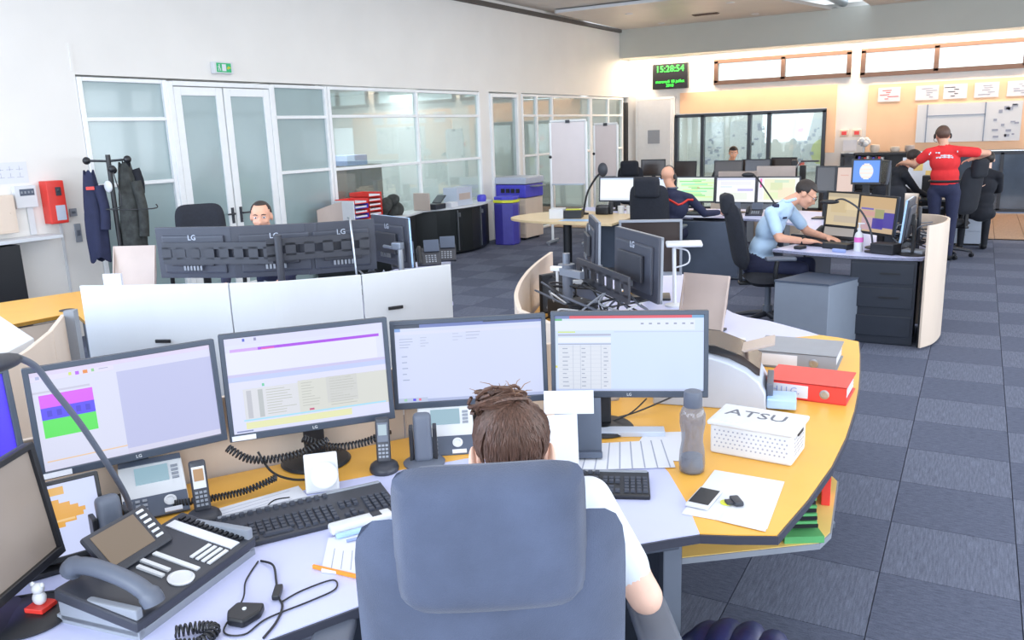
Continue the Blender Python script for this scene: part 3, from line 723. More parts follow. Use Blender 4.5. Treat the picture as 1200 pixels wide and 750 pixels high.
# ================================================================ MONITORS
def screen(parent, w, h, rects, X, back='c9d0ea', name='screen'):
    """flat picture of a display: coloured patches in one sheet; rects are x0,y0,x1,y1 from the top left, 0..1"""
    cols = [back]; b = MB(X)
    b.quad((-w / 2, 0, -h / 2), (w / 2, 0, -h / 2), (w / 2, 0, h / 2), (-w / 2, 0, h / 2))
    for k, r in enumerate(rects):
        c = r[4]
        if c not in cols: cols.append(c)
        b.mi = cols.index(c); y = -.00025 * (1 + (r[5] if len(r) > 5 else 1))
        x0, x1 = (r[0] - .5) * w, (r[2] - .5) * w; z1, z0 = (.5 - r[1]) * h, (.5 - r[3]) * h
        b.quad((x0, y, z0), (x1, y, z0), (x1, y, z1), (x0, y, z1))
    return obj(name, b, [scr(c) for c in cols], parent)
def monitor(label, loc, rz, w=.54, h=.34, hb=.12, tilt=.09, rects=(), back='c9d0ea', stand='round', bez='bezel', bw=.016, group=None, name='computer_monitor', logo=None, off=None, sticker=False, thick=.035, so=0, cat='monitor', backside=None):
    t = thing(name, label, cat, loc, rz, group)
    X = Tm(0, 0, hb + h / 2, 0, -tilt)
    b = MB(X)
    b.box((0, .008, 0), (w, .016, h), bev=.004)
    b.box((0, thick * .6, -.01), (w * .82, thick * .7, h * .74), bev=.012)
    obj('casing', b, 'monback', t, bev=0)
    b = MB(X)
    b.box((0, -.006, h / 2 - bw / 2), (w, .016, bw), bev=.002, seg=1); b.box((0, -.006, -h / 2 + bw * .7), (w, .016, bw * 1.4), bev=.002, seg=1)
    b.box((-w / 2 + bw / 2, -.006, 0), (bw, .0155, h - .002), bev=.002, seg=1); b.box((w / 2 - bw / 2, -.006, 0), (bw, .0155, h - .002), bev=.002, seg=1)
    bz = obj('bezel', b, bez, t)
    sw, sh = w - 2 * bw + .002, h - bw * 2.4 + .002
    XS = X @ Tm(0, -.002, bw * .2)
    if off: 
        b = MB(XS); b.quad((-sw / 2, 0, -sh / 2), (sw / 2, 0, -sh / 2), (sw / 2, 0, sh / 2), (-sw / 2, 0, sh / 2)); obj('screen', b, off, t)
    else: screen(t, sw, sh, rects, XS, back)
    if logo:
        b = MB(X); b.text(logo, .014, Tm(0, -.0145, -h / 2 + bw * .7, 0, PI / 2)); obj('logo', b, 'white', bz)
    if sticker:
        b = MB(X); b.box((-w / 2 + .045, -.015, -h / 2 + bw * .7), (.075, .002, .016)); obj('label_sticker', b, 'paper', bz)
    if backside:
        b = MB(X); b.box((0, thick + .012, -.01), (w * .55, .02, h * .42), bev=.006)
        obj('rear_cover', b, 'dark', t)
        b = MB(X); b.text(backside, .05, X.inverted() @ X @ Tm(0, thick * .95 + .001, h * .30, PI, PI / 2)); obj('rear_logo', b, 'whiteped', t)
        b = MB(X); 
        for k in range(6): b.box((-.06 + k * .024, thick + .024, -h * .28), (.014, .006, .03))
        obj('port_row', b, 'steel', t)
    if stand:
        b = MB(); b.box((so, .055, (hb + h * .5) / 2 + .01), (.07, .025, hb + h * .5 - .02), bev=.006); b.box((so, .045, hb + h * .5), (.1, .03, .09), bev=.004); obj('stand_neck', b, 'black', t)
        b = MB()
        if stand == 'round': b.lathe([(.115, 0), (.12, .004), (.112, .012), (.06, .018), (.04, .022)], (so, .05, 0), 36)
        else: b.box((0, .05, .008), (.26, .2, .016), bev=.006)
        obj('stand_base', b, 'black', t, smooth=35)
    return t
def lines(x0, y0, x1, rows, dy, col, th=.008, seed=1, lv=2):
    r = random.Random(seed); out = []
    for k in range(rows):
        y = y0 + k * dy; out.append((x0, y, x0 + (x1 - x0) * r.uniform(.45, 1), y + th, col, lv))
    return out
scr1 = [(0, 0, 1, .05, 'd6cdea'), (0, .05, .44, .10, 'd9d6ee'), (.45, .13, 1, .94, 'b9bde2'), (0, .11, .45, 1, 'd3d6ec'), (.0, .20, .30, .22, 'c2c2d8', 2),
        (.03, .24, .31, .37, 'd45cf2', 2), (.03, .37, .31, .49, '5548ee', 2), (.03, .49, .31, .67, '5adf5c', 2), (.02, .90, .45, .912, 'e6c4a0', 2), (0, .94, 1, 1, 'cfcfe6', 1),
        (.20, .055, .215, .085, 'c9dd66', 3), (.235, .055, .255, .09, 'b060f0', 3), (.275, .055, .30, .09, 'e08a40', 3), (.32, .055, .335, .085, '8cc98c', 3), (.36, .065, .41, .072, 'a0a0c0', 3), (.03, .05, .05, .08, 'a8b0d8', 3)] + \
    [(.06 + .05 * k, .40, .085 + .05 * k, .46, '4438d0', 3) for k in range(5)]
scr2 = [(0, 0, 1, .08, 'd2d4f4'), (.03, .12, .97, .15, 'a33fe0', 2), (.03, .12, .2, .15, 'c8a0e8', 3), (.22, .132, .3, .15, 'd84fb8', 3), (0, .15, .95, .38, 'dcdff8', 1), (0, .38, 1, .41, 'c3bfe4', 2), (0, .41, 1, .46, 'b9c6f2', 1), (0, .46, 1, .53, 'd6d8f4', 1),
        (.08, .54, .42, .88, 'd3d5dc', 1), (.42, .52, 1, .88, 'cfd1cb', 1), (.6, .52, .8, .80, 'c8cac8', 2), (.07, .86, .98, .875, '9fd8f4', 3), (.48, .83, .51, .85, 'c0507a', 4), (.08, .89, .75, .96, 'dddfae', 1),
        (.10, .56, .13, .85, 'b9bbc4', 2), (.17, .56, .20, .85, 'b4b9bc', 2), (.11, .02, .125, .05, '5060c8', 3), (.18, .02, .195, .05, '8a8ab0', 3), (.02, .97, .12, .985, '8088b0', 3), (.2, .5, .215, .53, '6fc7a0', 3)] + \
    lines(.22, .57, .42, 10, .028, 'b4b8b0', .007, 3) + lines(.44, .55, .56, 9, .03, 'b6b8b2', .007, 4) + lines(.62, .54, .8, 11, .028, 'b2b4ae', .007, 5)
scr3 = [(0, 0, 1, .05, '6576b4'), (0, 0, .17, .05, '2f3a50', 2), (.6, 0, 1, .02, '2f3a50', 2), (.0, .05, .04, .09, '7fa2dc', 2), (0, .09, 1, .13, 'd0d4ec', 1), (0, .96, 1, 1, 'a9b4d8', 1), (0, .94, .2, 1, 'b4c0dc', 2), (.10, .95, .12, .98, '5548e0', 3), (.14, .95, .155, .98, 'e06880', 3), (.04, .95, .06, .98, '98c8a8', 3)] + \
    lines(.03, .18, .13, 4, .035, 'a6b0cc', .01, 6) + lines(.17, .17, .24, 4, .035, 'b4bcd6', .012, 7) + lines(.39, .14, .46, 3, .04, 'b8c0dc', .012, 8) + lines(.48, .13, .62, 3, .04, 'b0b8d4', .012, 9) + lines(.04, .40, .09, 5, .075, '9aa6c4', .012, 10)
scr4 = [(0, 0, 1, .045, 'd84a5a'), (0, 0, .10, .045, '6a7ab0', 2), (.92, 0, 1, .045, '6a9cc8', 2), (0, .045, .05, .07, '58b070', 3), (0, .07, .94, .2, 'd8e0f6', 1), (.02, .21, .14, .228, 'c6dc78', 3), (.02, .245, .38, .27, 'a9aec6', 2), (.02, .29, .38, .36, 'dfe4f4', 2), (.02, .37, .38, .385, 'a0a8c0', 3), (.02, .39, .38, .97, 'd4dae6', 2), (0, .66, .015, .69, 'd8d860', 3), (.4, .215, 1, .225, 'b8c4e0', 2), (0, .97, 1, 1, 'b8c6e8', 1)] + \
    [(.03, .41 + .055 * k, .37, .413 + .055 * k, 'bac2d4', 3) for k in range(10)] + [(x, .39, x + .004, .97, 'bac2d4', 3) for x in (.12, .17, .24, .31)] + \
    lines(.05, .43, .10, 10, .055, '9aa4ba', .012, 11, 4) + lines(.18, .43, .215, 10, .055, '9aa4ba', .012, 12, 4) + lines(.33, .43, .365, 10, .055, '9aa4ba', .012, 13, 4) + [(.58 + .055 * k, .105, .60 + .055 * k, .125, '9098b0', 3) for k in range(7)]
G = 'monitors on the nearest desk'
monitor('monitor with magenta, blue and green blocks, second from the far left, nearest desk', (-2.192, 1.493, ZT), 1.09, .53, .331, .156, rects=scr1, back='d2d4ec', logo='LG', sticker=True, group=G)
monitor('monitor showing a thin purple bar above a pale table, with coiled cord beneath', (-1.895, 1.953, ZT), .858, .545, .355, .139, rects=scr2, back='d4d8f6', logo='LG', sticker=True, group=G)
monitor('monitor with an almost empty pale blue page directly beyond the head of the woman', (-1.552, 2.412, ZT), .607, .56, .322, .13, rects=scr3, back='cad2f0', group=G)
monitor('monitor with a red title bar beside the dark water bottle', (-1.046, 2.683, ZT), .397, .56, .315, .143, so=-.10, rects=scr4, back='c9dafa', logo='LG', group=G)
monitor('monitor with a plain violet-blue screen cut off at the far left', (-2.39, .975, ZT), 1.35, .53, .33, .17, rects=(), back='4a30fa', group=G)
monitor('tilted monitor with a dim brownish screen at the lower left corner', (-1.935, .895, ZT), 2.04, .50, .31, .055, tilt=.12, off='screen_dim', bez='black', group=G)
mapr = [(0, 0, .45, .9, '8d80e8'), (.25, .05, .75, .16, 'd9a850', 3), (.1, .72, .55, .86, '9a94e4', 3), (0, 0, .06, .06, 'e04858', 4)] + \
    [(.62 - wd_, .22 + .055 * k, .62 + wd_, .28 + .055 * k, 'dba03c', 2) for k, wd_ in enumerate((.08, .16, .22, .27, .25, .19, .1))] + [(.2, .42, .42, .46, 'f0dcb0', 4), (.48, .50, .8, .53, 'e8c080', 4)]
monitor('small tablet screen with an orange and violet map behind the large desk phone', (-2.085, 1.10, ZT), 1.12, .33, .215, .02, tilt=.25, rects=mapr, back='c6cff2', stand='square', bez='black', name='tablet_screen', cat='tablet', bw=.01, thick=.02)

# monitors seen from behind on the second island
def perf_bar(parent, w, X):
    """steel bar with round openings that carries a row of screens"""
    b = MB(X); n = 10
    b.box((0, 0, .05), (w + .06, .012, .045)); b.box((0, 0, -.05), (w + .06, .012, .045))
    k = int(w / .1)
    for i in range(k + 1): b.box((-w / 2 + w * i / k, 0, 0), (.066, .012, .085))
    return obj('mounting_bar', b, 'dark', parent)
G = 'row of monitors seen from behind on the left island'
for i, (x, y, rz, lg, lb) in enumerate(((-4.555, 3.745, .31, 'LG', 'first from the left of the three monitor backs above the white panels'), (-4.06, 3.985, .62, 'LG', 'middle one of the three monitor backs above the white panels'), (-3.735, 4.265, .85, 'LG', 'third of the monitor backs above the white panels, beside a thin upright cable'))):
    q = monitor(lb, (x, y, ZT), rz + PI, .56 if i < 2 else .46, .345, .205, tilt=.02, off='screen_off', stand=None, bez='monback', backside=lg, group=G)
t = thing('monitor_arm', 'dark perforated mounting bar with post behind the left row of monitors', 'mount', (-4.0, 3.85, ZT))
b = MB(); b.cyl((-3.90, 3.85, ZT), (-3.90, 3.85, 1.24), .024, n=14); b.cyl((-3.90, 3.85, ZT), (-3.90, 3.85, ZT + .03), .05); obj('post', b, 'dark', t, world=True)
perf_bar(t, .74, Tm(-.36, -.10, .38, .31)); perf_bar(t, .60, Tm(.24, .22, .40, .82))
q = monitor('narrow monitor turned edge-on at the right end of the left island', (-3.61, 4.66, ZT), 2.75, .50, .345, .20, tilt=.02, off='screen_off', stand=None, bez='skyblue', backside='LG')
t = thing('monitor_arm', 'slim chrome post holding the edge-on monitor at the end of the left island', 'mount', (-3.42, 4.50, ZT))
b = MB(); b.cyl((0, 0, 0), (0, 0, .37), .02, n=14); b.cyl((0, 0, 0), (0, 0, .02), .045); obj('post', b, 'steel', t)
b = MB(); b.cyl((0, 0, .34), (-.2, .08, .34), .012); b.box((-.02, 0, .36), (.08, .05, .05), bev=.01); obj('arm', b, 'greymetal', t)
b = MB(); b.tube(spline([(-3.56, 4.20, .80), (-3.57, 4.2, 1.0), (-3.60, 4.22, 1.25), (-3.66, 4.28, 1.31), (-3.74, 4.36, 1.30)], 6), .007); lone('upright_cable', b, 'steel', 'thin upright metal stalk beside the third monitor back on the left island', 'cable', (0, 0, 0), smooth=60)

# third island: monitors turned away, with perforated bar
G = 'monitors seen from behind on the middle island'
monitor('smaller farther monitor back above the tangle of cables on the middle island', (-2.12, 4.84, ZT), -1.06 + PI * 2, .50, .31, .23, tilt=-.02, off='screen_off', stand=None, bez='grey', backside='LG', group=G)
monitor('larger nearer monitor back above the tangle of cables on the middle island', (-1.60, 4.24, ZT), -.80 + PI * 2, .60, .35, .19, tilt=-.02, off='screen_off', stand=None, bez='grey', backside='LG', group=G)
for o in list(COL.objects):
    if o.type == 'EMPTY' and o.get('group') == G: o.rotation_euler.z += PI; 
monitor('brownish dark screen facing the camera beside the white desk lamp', (-1.80, 5.0, ZT), .35, .40, .36, .16, tilt=-.02, off='screen_off', stand='square', bez='grey')
t = thing('monitor_arm', 'perforated mounting bar and post carrying the monitors of the middle island', 'mount', (-2.02, 4.22, ZT))
b = MB(); b.cyl((0, 0, 0), (0, 0, .34), .03, n=16); b.cyl((0, 0, 0), (0, 0, .02), .07); obj('post', b, 'midgrey', t, smooth=40)
perf_bar(t, .70, Tm(.22, -.02, .27, -.78)); 
b = MB(); b.box((.05, -.05, .30), (.2, .03, .04), -.5); obj('arm', b, 'greymetal', t)

# row at the middle, screens facing the camera
green = [(0, 0, 1, .06, 'e8f2ea')] + [(random.Random(k).uniform(.0, .5), .08 + k * .06, random.Random(k + 50).uniform(.55, 1), .125 + k * .06, ('a6e38c', '7fdc7a', 'd8eea0', '86e8b0', 'c9ef9c')[k % 5], 2) for k in range(13)] + [(.55, .42, .62, .45, 'd86a50', 4)]
mp2 = [(0, 0, .12, .9, 'e6e4f2'), (.04, .04, .09, .40, 'e868b0', 3), (.15, .06, .9, .9, 'e6e6c4', 1), (.3, .2, .6, .5, 'd4dcae', 2), (.5, .4, .85, .8, 'ecdfc0', 2), (.4, .1, .75, .2, 'c8dcc0', 3), (.2, .6, .5, .85, 'dde8b8', 3)]
G = 'lit monitors facing the camera in the middle row'
for i, (x, y, rz, w_, rc, bk, lb) in enumerate((
    (-4.27, 10.52, .06, .50, [(0, 0, 1, .08, 'c9d8f4'), (0, .9, 1, 1, 'dde4f2')], 'eef2fb', 'bright blank white monitor at the left end of the middle row, behind the gooseneck lamp'),
    (-3.75, 10.52, .0, .50, [(0, 0, 1, .1, 'b4c8ee')], 'dfe8f6', 'monitor of the middle row mostly hidden behind the bald headset man'),
    (-3.18, 10.52, .0, .52, green, 'd8f4cc', 'monitor with bright green rows in front of the bald headset man'),
    (-2.64, 10.45, .0, .51, [(.0, .0, 1, .1, 'd0d4ec'), (.1, .15, .9, .3, 'e6e6f0', 2), (.55, .45, .95, .55, 'bcb6e4', 3), (.1, .62, .8, .9, 'e4eae0', 2), (.1, .35, .4, .4, 'd6e4ea', 2)], 'f0f2f6', 'pale monitor between the green screen and the map screen of the middle row'),
    (-2.12, 10.45, -.03, .52, mp2, 'eceee8', 'monitor with a yellow-green map left of the man in light blue'))):
    monitor(lb, (x, y, ZT), rz, w_, .335, .12, rects=rc, back=bk, bez='dark', group=G)

# monitors round the man in light blue
tan = [(.0, .0, 1, .12, 'b7a88e', 1), (.1, .2, .5, .6, 'c9b48c', 2), (.45, .15, .9, .5, 'd8c49c', 2), (.2, .7, .8, .9, 'bfb09a', 2)]
pur = [(0, 0, 1, .32, 'c4a478', 1), (.05, .33, .4, .38, '6a60b0', 3), (.05, .42, .45, .55, 'c89a90', 2), (.1, .6, .4, .95, 'c0a0a8', 2), (.5, .42, 1, .85, '4a3c98', 2), (.4, .6, .7, .9, '4a3c98', 2), (.45, .35, .7, .6, '9a9a68', 3)]
G = 'monitors around the man in light blue'
monitor('beige-tinted monitor directly beyond the laptop of the man in light blue', (-1.02, 8.05, ZT), -.55, .46, .33, .13, rects=tan, back='cdbb98', bez='black', group=G)
monitor('monitor with a purple and tan map right of the laptop', (-.73, 7.70, ZT), -.75, .46, .34, .12, rects=pur, back='c2a888', bez='black', group=G)
monitor('edge-on monitor with pale blue rim, rightmost on the desk of the man in light blue', (-.47, 7.42, ZT), -1.62, .42, .34, .12, rects=(), back='bcd0f0', bez='skyblue', bw=.012, group=G)
globe = [(.5 - .26 * math.sin(math.acos(max(-1, min(1, 1 - (k + .5) / 6)))), .14 + k * .06, .5 + .26 * math.sin(math.acos(max(-1, min(1, 1 - (k + .5) / 6)))), .20 + k * .06, ('e8e4e0', 'f0dcd0', 'dfeae6')[k % 3], 2) for k in range(12)]
monitor('raised monitor with a white globe on bright blue', (-1.03, 9.5, ZT), -.02, .29, .265, .425, rects=globe, back='4f8cf0', bez='black', stand='square')
monitor('dark blank monitor turned aside right of the globe screen', (-.87, 9.62, ZT), -1.15, .26, .25, .42, off='screen_off', bez='black', stand='square')
monitor('pinkish reflective screen between the lit map monitor and the globe screen', (-1.50, 9.95, ZT), -.1, .23, .30, .30, off='screen_off', bez='black', stand='square')
monitor('pale pink screen just left of the globe screen', (-1.28, 9.85, ZT), -.1, .20, .30, .30, rects=[(.2, .3, .7, .34, 'd0a090', 2)], back='d8bdb0', bez='black', stand='square')

# far desk monitors, backs and sides
G = 'dark monitors on the far desk'
for i, (x, y, rz, w_, z, of) in enumerate(((-4.85, 13.6, .15, .42, .36, 'screen_off'), (-4.32, 13.7, -.1, .40, .32, 'screen_off'), (-3.72, 14.2, .1, .48, .30, 'screen_off'), (-3.28, 14.3, .0, .48, .31, 'screen_off'), (-2.84, 14.35, -.2, .44, .33, 'screen_off'))):
    monitor(('dark monitor behind the bald head on the far desk', 'second dark monitor of the far desk, above the green screen', 'black monitor beside the distant seated person', 'long brown-black monitor in the middle of the far desk', 'dark monitor at the right end of the far desk row')[i], (x, y, ZT), rz, w_, .28, z - .08, off=of, bez='black', stand='square', group=G)

# ================================================================ LAPTOP
t = thing('laptop', 'open black laptop with a grey screen in front of the man in light blue', 'laptop', (-1.12, 8.02, ZT), -.42)
b = MB(); b.box((0, -.05, .012), (.34, .24, .02), bev=.005); obj('base', b, 'black', t)
b = MB()
for r_ in range(5):
    for c in range(13): b.box((-.145 + c * .024, -.10 + r_ * .022, .0235), (.019, .017, .004))
obj('key_bed', b, 'key', t, kind='stuff')
X = Tm(0, .07, .022, 0, -.25); b = MB(X); b.box((0, .004, .12), (.34, .01, .24), bev=.004); obj('lid', b, 'black', t)
screen(t, .30, .19, [(.2, .3, .7, .32, '8f8a86', 2)], X @ Tm(0, -.0015, .125), 'a09a96')

# ================================================================ KEYBOARDS
def keyboard(label, loc, rz, w=.45, d=.16, tilt=.06, base='dark'):
    t = thing('keyboard', label, 'keyboard', loc, rz)
    X = Tm(0, 0, .012, 0, tilt)
    b = MB(X); b.box((0, 0, 0), (w, d, .018), bev=.006); obj('tray', b, base, t)
    b = MB(X); b.box((0, d / 2 - .006, .006), (w - .01, .014, .012), bev=.003); obj('rear_strip', b, 'grey', t)
    b = MB(X)
    def k(x, y, s=1): 
        u = .0165
        q = bmesh.ops.create_cone(b.bm, cap_ends=True, segments=4, radius1=u * .70, radius2=u * .55, depth=.008)
        for v in q['verts']:
            v.co = Matrix.Rotation(PI / 4, 3, 'Z') @ v.co; v.co.x *= s; v.co += Vector((x, y, .0125)); v.co = X @ v.co
    P = .0187 * (w / .45); 
    for r_ in range(5):
        for c in range(15):
            if r_ == 0 and 3 < c < 9: continue
            k(-w / 2 + .022 + c * P, -d / 2 + .022 + r_ * .0195)
    b2 = 5; k(-w / 2 + .022 + 6 * P, -d / 2 + .022, 5.4)
    for c in range(3):
        for r_ in (0, 3, 4):
            k(-w / 2 + .022 + (15.6 + c) * P, -d / 2 + .022 + r_ * .0195)
    k(-w / 2 + .022 + 16.6 * P, -d / 2 + .022 + 1 * .0195)
    for c in range(4):
        for r_ in range(5): k(-w / 2 + .022 + (19.1 + c) * P, -d / 2 + .022 + r_ * .0195)
    for c in range(13): k(-w / 2 + .022 + c * P * 1.18, d / 2 - .022)
    obj('key_bed', b, 'key', t, kind='stuff')
    return t
keyboard('long dark keyboard lying diagonally in front of the purple bar monitor', (-1.645, 1.64, ZT), .98, .50, .19)
keyboard('black keyboard right of the woman, half hidden behind her chair', (-1.02, 2.17, ZT), .38, .45, .16, base='black')
keyboard('keyboard under the hands of the man in light blue', (-1.20, 7.78, ZT), -.5, .40, .15, base='black')
keyboard('keyboard in front of the bald headset man', (-3.0, 10.15, ZT), .0, .42, .15, base='black')

# ================================================================ PHONES
def cordless(label, loc, rz, body='dark', front='midgrey', h=.155, lit='9fb4c0'):
    t = thing('cordless_phone', label, 'phone', loc, rz)
    b = MB(); b.lathe([(.048, 0), (.05, .008), (.046, .02), (.034, .028)], n=20, X=Matrix.Diagonal((1, 1.15, 1, 1))); obj('charging_cradle', b, body, t, smooth=40)
    X = Tm(0, .012, .02, 0, -.30)
    b = MB(X); b.box((0, 0, h / 2), (.048, .024, h), bev=.010, seg=3); hs = obj('handset', b, body, t, smooth=50)
    b = MB(X); b.box((0, -.0125, h * .67), (.036, .002, h * .42), bev=.0008, seg=1); obj('faceplate', b, front, hs)
    b = MB(X); b.box((0, -.0142, h * .72), (.028, .002, .036)); obj('display', b, scr(lit), hs)
    b = MB(X)
    for r_ in range(4):
        for c in range(3): b.box((-.012 + c * .012, -.0135, .022 + r_ * .0125), (.0085, .003, .007))
    obj('key_bed', b, 'grey', hs, kind='stuff')
    return t
cordless('black cordless handset in its cradle left of the tall black speaker unit', (-1.665, 2.025, ZT), .62)
cordless('silver-faced cordless handset between the white desk phone and the long keyboard', (-1.93, 1.50, ZT), .95, front='white', lit='b08858')
def deskphone(label, loc, rz, white=True, w=.20, d=.19, tilt=.75, lit='8fb0c0'):
    t = thing('desk_phone', label, 'phone', loc, rz)
    X = Tm(0, .0, .03, 0, tilt)
    b = MB(X); b.box((0, .05, .0), (w, .20, .022), bev=.008); obj('body', b, 'white' if white else 'dark', t)
    b = MB(X); b.box((.0, -.02, .011), (w * .98, .075, .010), bev=.003); b.box((0, .147, .011), (w * .98, .02, .008), bev=.003); obj('dark_fascia', b, 'slate', t)
    b = MB(X); b.box((0, .095, .0125), (w * .52, .060, .004)); obj('display', b, scr(lit), t)
    b = MB(X)
    for r_ in range(4):
        for c in range(3): b.box((-w * .38 + c * .02, -.046 + r_ * .016, .018), (.013, .009, .005))
    for r_ in range(4): b.box((w * .36, .07 + r_ * .014, .013), (.02, .008, .004))
    obj('key_bed', b, 'grey', t, kind='stuff')
    b = MB(X); b.lathe([(.018, .016), (.018, .020), (.011, .021), (.010, .018)], (.04, -.012, 0), 24); obj('navigation_ring', b, 'white', t, smooth=40)
    b = MB(X); b.box((.045, -.046, .018), (.05, .014, .004)); obj('name_tag', b, 'paper', t)
    b = MB(); b.box((0, .11, .05), (.06, .015, .10), bev=.003); b.box((0, .06, .006), (w * .8, .14, .012), bev=.003); obj('foot', b, 'slate', t)
    return t
deskphone('white desk phone with grey display beyond the left side of the head of the woman', (-1.57, 2.26, ZT), .60)
deskphone('white desk phone with a grey screen under the magenta block monitor', (-2.11, 1.475, ZT), .98, w=.185, tilt=.62)
for lb, lc, rz in (('rounded black speaker unit standing between cordless handset and white phone', (-1.575, 2.13, ZT), .6), ('rounded black speaker unit standing behind the large desk phone', (-1.97, 1.235, ZT), 1.2)):
    t = thing('speaker_unit', lb, 'speaker', lc, rz)
    b = MB(); b.lathe([(.07, 0), (.072, .006), (.06, .014), (.03, .02)], n=28); obj('base', b, 'midgrey', t, smooth=40)
    b = MB(Tm(0, .0, .095, 0, -.12)); b.box((0, 0, 0), (.062, .045, .17), bev=.021, seg=4); obj('handset', b, 'midgrey', t, smooth=60)
    b = MB(); b.box((-.04, .012, .07), (.014, .05, .12), bev=.004); b.box((.04, .012, .07), (.014, .05, .12), bev=.004); obj('side_clamp', b, 'black', t)

# big console phone, front left
t = thing('console_phone', 'large dark console phone with tilted display and handset at the lower left', 'phone', (-1.72, 1.19, ZT), 1.72)
X = Tm(0, 0, .055, 0, .16)
b = MB(); b.prism([(-.20, -.12), (.21, -.12), (.21, .13), (-.20, .13)], .0, .02); b.box((.20, 0, .045), (.02, .24, .07), bev=.004); b.box((-.19, 0, .04), (.02, .24, .07), bev=.004); obj('base', b, 'grey', t)
b = MB(X); b.box((0.005, 0, 0), (.42, .25, .03), bev=.006); obj('body', b, 'dark', t)
b = MB(X @ Tm(-.01, .05, .02, 0, .62)); b.box((0, .055, 0), (.20, .125, .018), bev=.008); dsp = obj('display_housing', b, 'dark', t)
b = MB(X @ Tm(-.01, .05, .02, 0, .62)); b.box((-.016, .06, .010), (.135, .09, .002)); obj('display', b, scr('7a6a58'), dsp)
b = MB(X @ Tm(-.01, .05, .02, 0, .62))
for k in range(6): b.box((.072, .022 + k * .016, .0105), (.022, .007, .004))
obj('key_bed', b, 'white', dsp, kind='stuff')
b = MB(X)
for k in range(13): b.box((.118, -.095 + 0 * k, .016), (.0, .0, .0)) if False else b.box((.185, -.10 + k * .0165, .018), (.020, .009, .006))
obj('key_column', b, 'black', t, kind='stuff')
b = MB(X); b.box((.150, -.0, .0165), (.034, .215, .003)); obj('paper_strip', b, 'paper', t)
b = MB(X)
for k, y in enumerate((.02, -.002, -.024, -.046)): b.box((.045 + 0 * k, -.095 + k * .0, .0) if False else (.085, -.105 + k * .018, .018), (.07, .010, .004))
b.box((.02, -.03, .017), (.014, .14, .004)); b.box((-.02, .0, .018), (.011, .09, .006)); b.box((-.045, -.01, .018), (.011, .08, .006))
obj('key_bed', b, 'white', t, kind='stuff')
b = MB(X); b.lathe([(.03, .014), (.032, .019), (.026, .021), (.024, .018)], (-.03, -.09, 0), 28); obj('navigation_ring', b, 'white', t, smooth=40)
b = MB(X @ Tm(-.155, 0, .035)); b.tube(spline([(0, -.125, -.0), (0, -.11, .018), (0, -.05, .035), (0, .05, .035), (0, .11, .018), (0, .125, -.0)], 5), [.026] * 6 + [.021] * 14 + [.026] * 6, n=12); obj('handset', b, 'midgrey', t, smooth=60)
b = MB(X @ Tm(-.10, .0, .016)); b.box((0, 0, 0), (.03, .16, .008), bev=.002); obj('speaker_slot', b, 'black', t)
# rows of phones on other desks
def smallphone(label, loc, rz, grp, tl=.35):
    t = thing('desk_phone', label, 'phone', loc, rz, grp)
    X = Tm(0, 0, .035 + (tl - .35) * .12, 0, tl); b = MB(X); b.box((0, 0, 0), (.2, .17, .03), bev=.008); obj('body', b, 'dark', t)
    b = MB(X); b.tube(spline([(-.075, -.08, .03), (-.075, -.04, .045), (-.075, .04, .045), (-.075, .08, .03)], 4), .018, n=10); obj('handset', b, 'black', t, smooth=60)
    b = MB(X @ Tm(.03, .05, .03, 0, .5)); b.box((0, .035, 0), (.13, .10, .012), bev=.004); obj('display', b, 'slate', t)
    b = MB(X)
    for r_ in range(4):
        for c in range(4): b.box((-.02 + c * .025, -.06 + r_ * .02, .017), (.016, .011, .005))
    obj('key_bed', b, 'grey', t, kind='stuff')
    return t
G = 'dark desk phones at the end of the left island'
for x, y, rz, s in ((-4.12, 5.45, .7, 'leftmost'), (-3.98, 5.62, .7, 'middle'), (-3.98, 5.86, .6, 'rightmost')):
    smallphone(s + ' of the dark phones with raised displays near the end of the left island', (x, y, ZT), rz, G, .85)
smallphone('grey phone with display at the right end of the desk, beside the curved beige panel', (-.47, 7.78, ZT), -.9, 'phones on the desk of the man in light blue')
smallphone('dark phone beside the laptop of the man in light blue', (-1.22, 8.35, ZT), -.3, 'phones on the desk of the man in light blue')
for i, (x, y) in enumerate(((-2.62, 10.2), (-2.35, 10.22))): smallphone(('left', 'right')[i] + ' of two dark phones under the pale monitors of the middle row', (x, y, ZT), .1, 'phones in the middle row')
# ================================================================ THINGS ON THE NEAREST DESK
# bottle
t = thing('water_bottle', 'smoked grey plastic water bottle with dark cap on the yellow desk', 'bottle', (-.735, 2.44, ZT))
b = MB(); b.lathe([(.034, 0), (.040, .006), (.042, .03), (.040, .07), (.034, .105), (.035, .13), (.041, .165), (.041, .195), (.034, .215), (.026, .224)], n=36); obj('body', b, 'bottle', t, smooth=60)
b = MB(); b.lathe([(.028, .222), (.030, .226), (.029, .262), (.027, .272), (.02, .275)], n=32); obj('cap', b, 'midgrey', t, smooth=40)
b = MB(); b.lathe([(.030, .004), (.035, .01), (.034, .055), (.02, .056)], n=24); obj('water', b, 'grey', t, smooth=60)
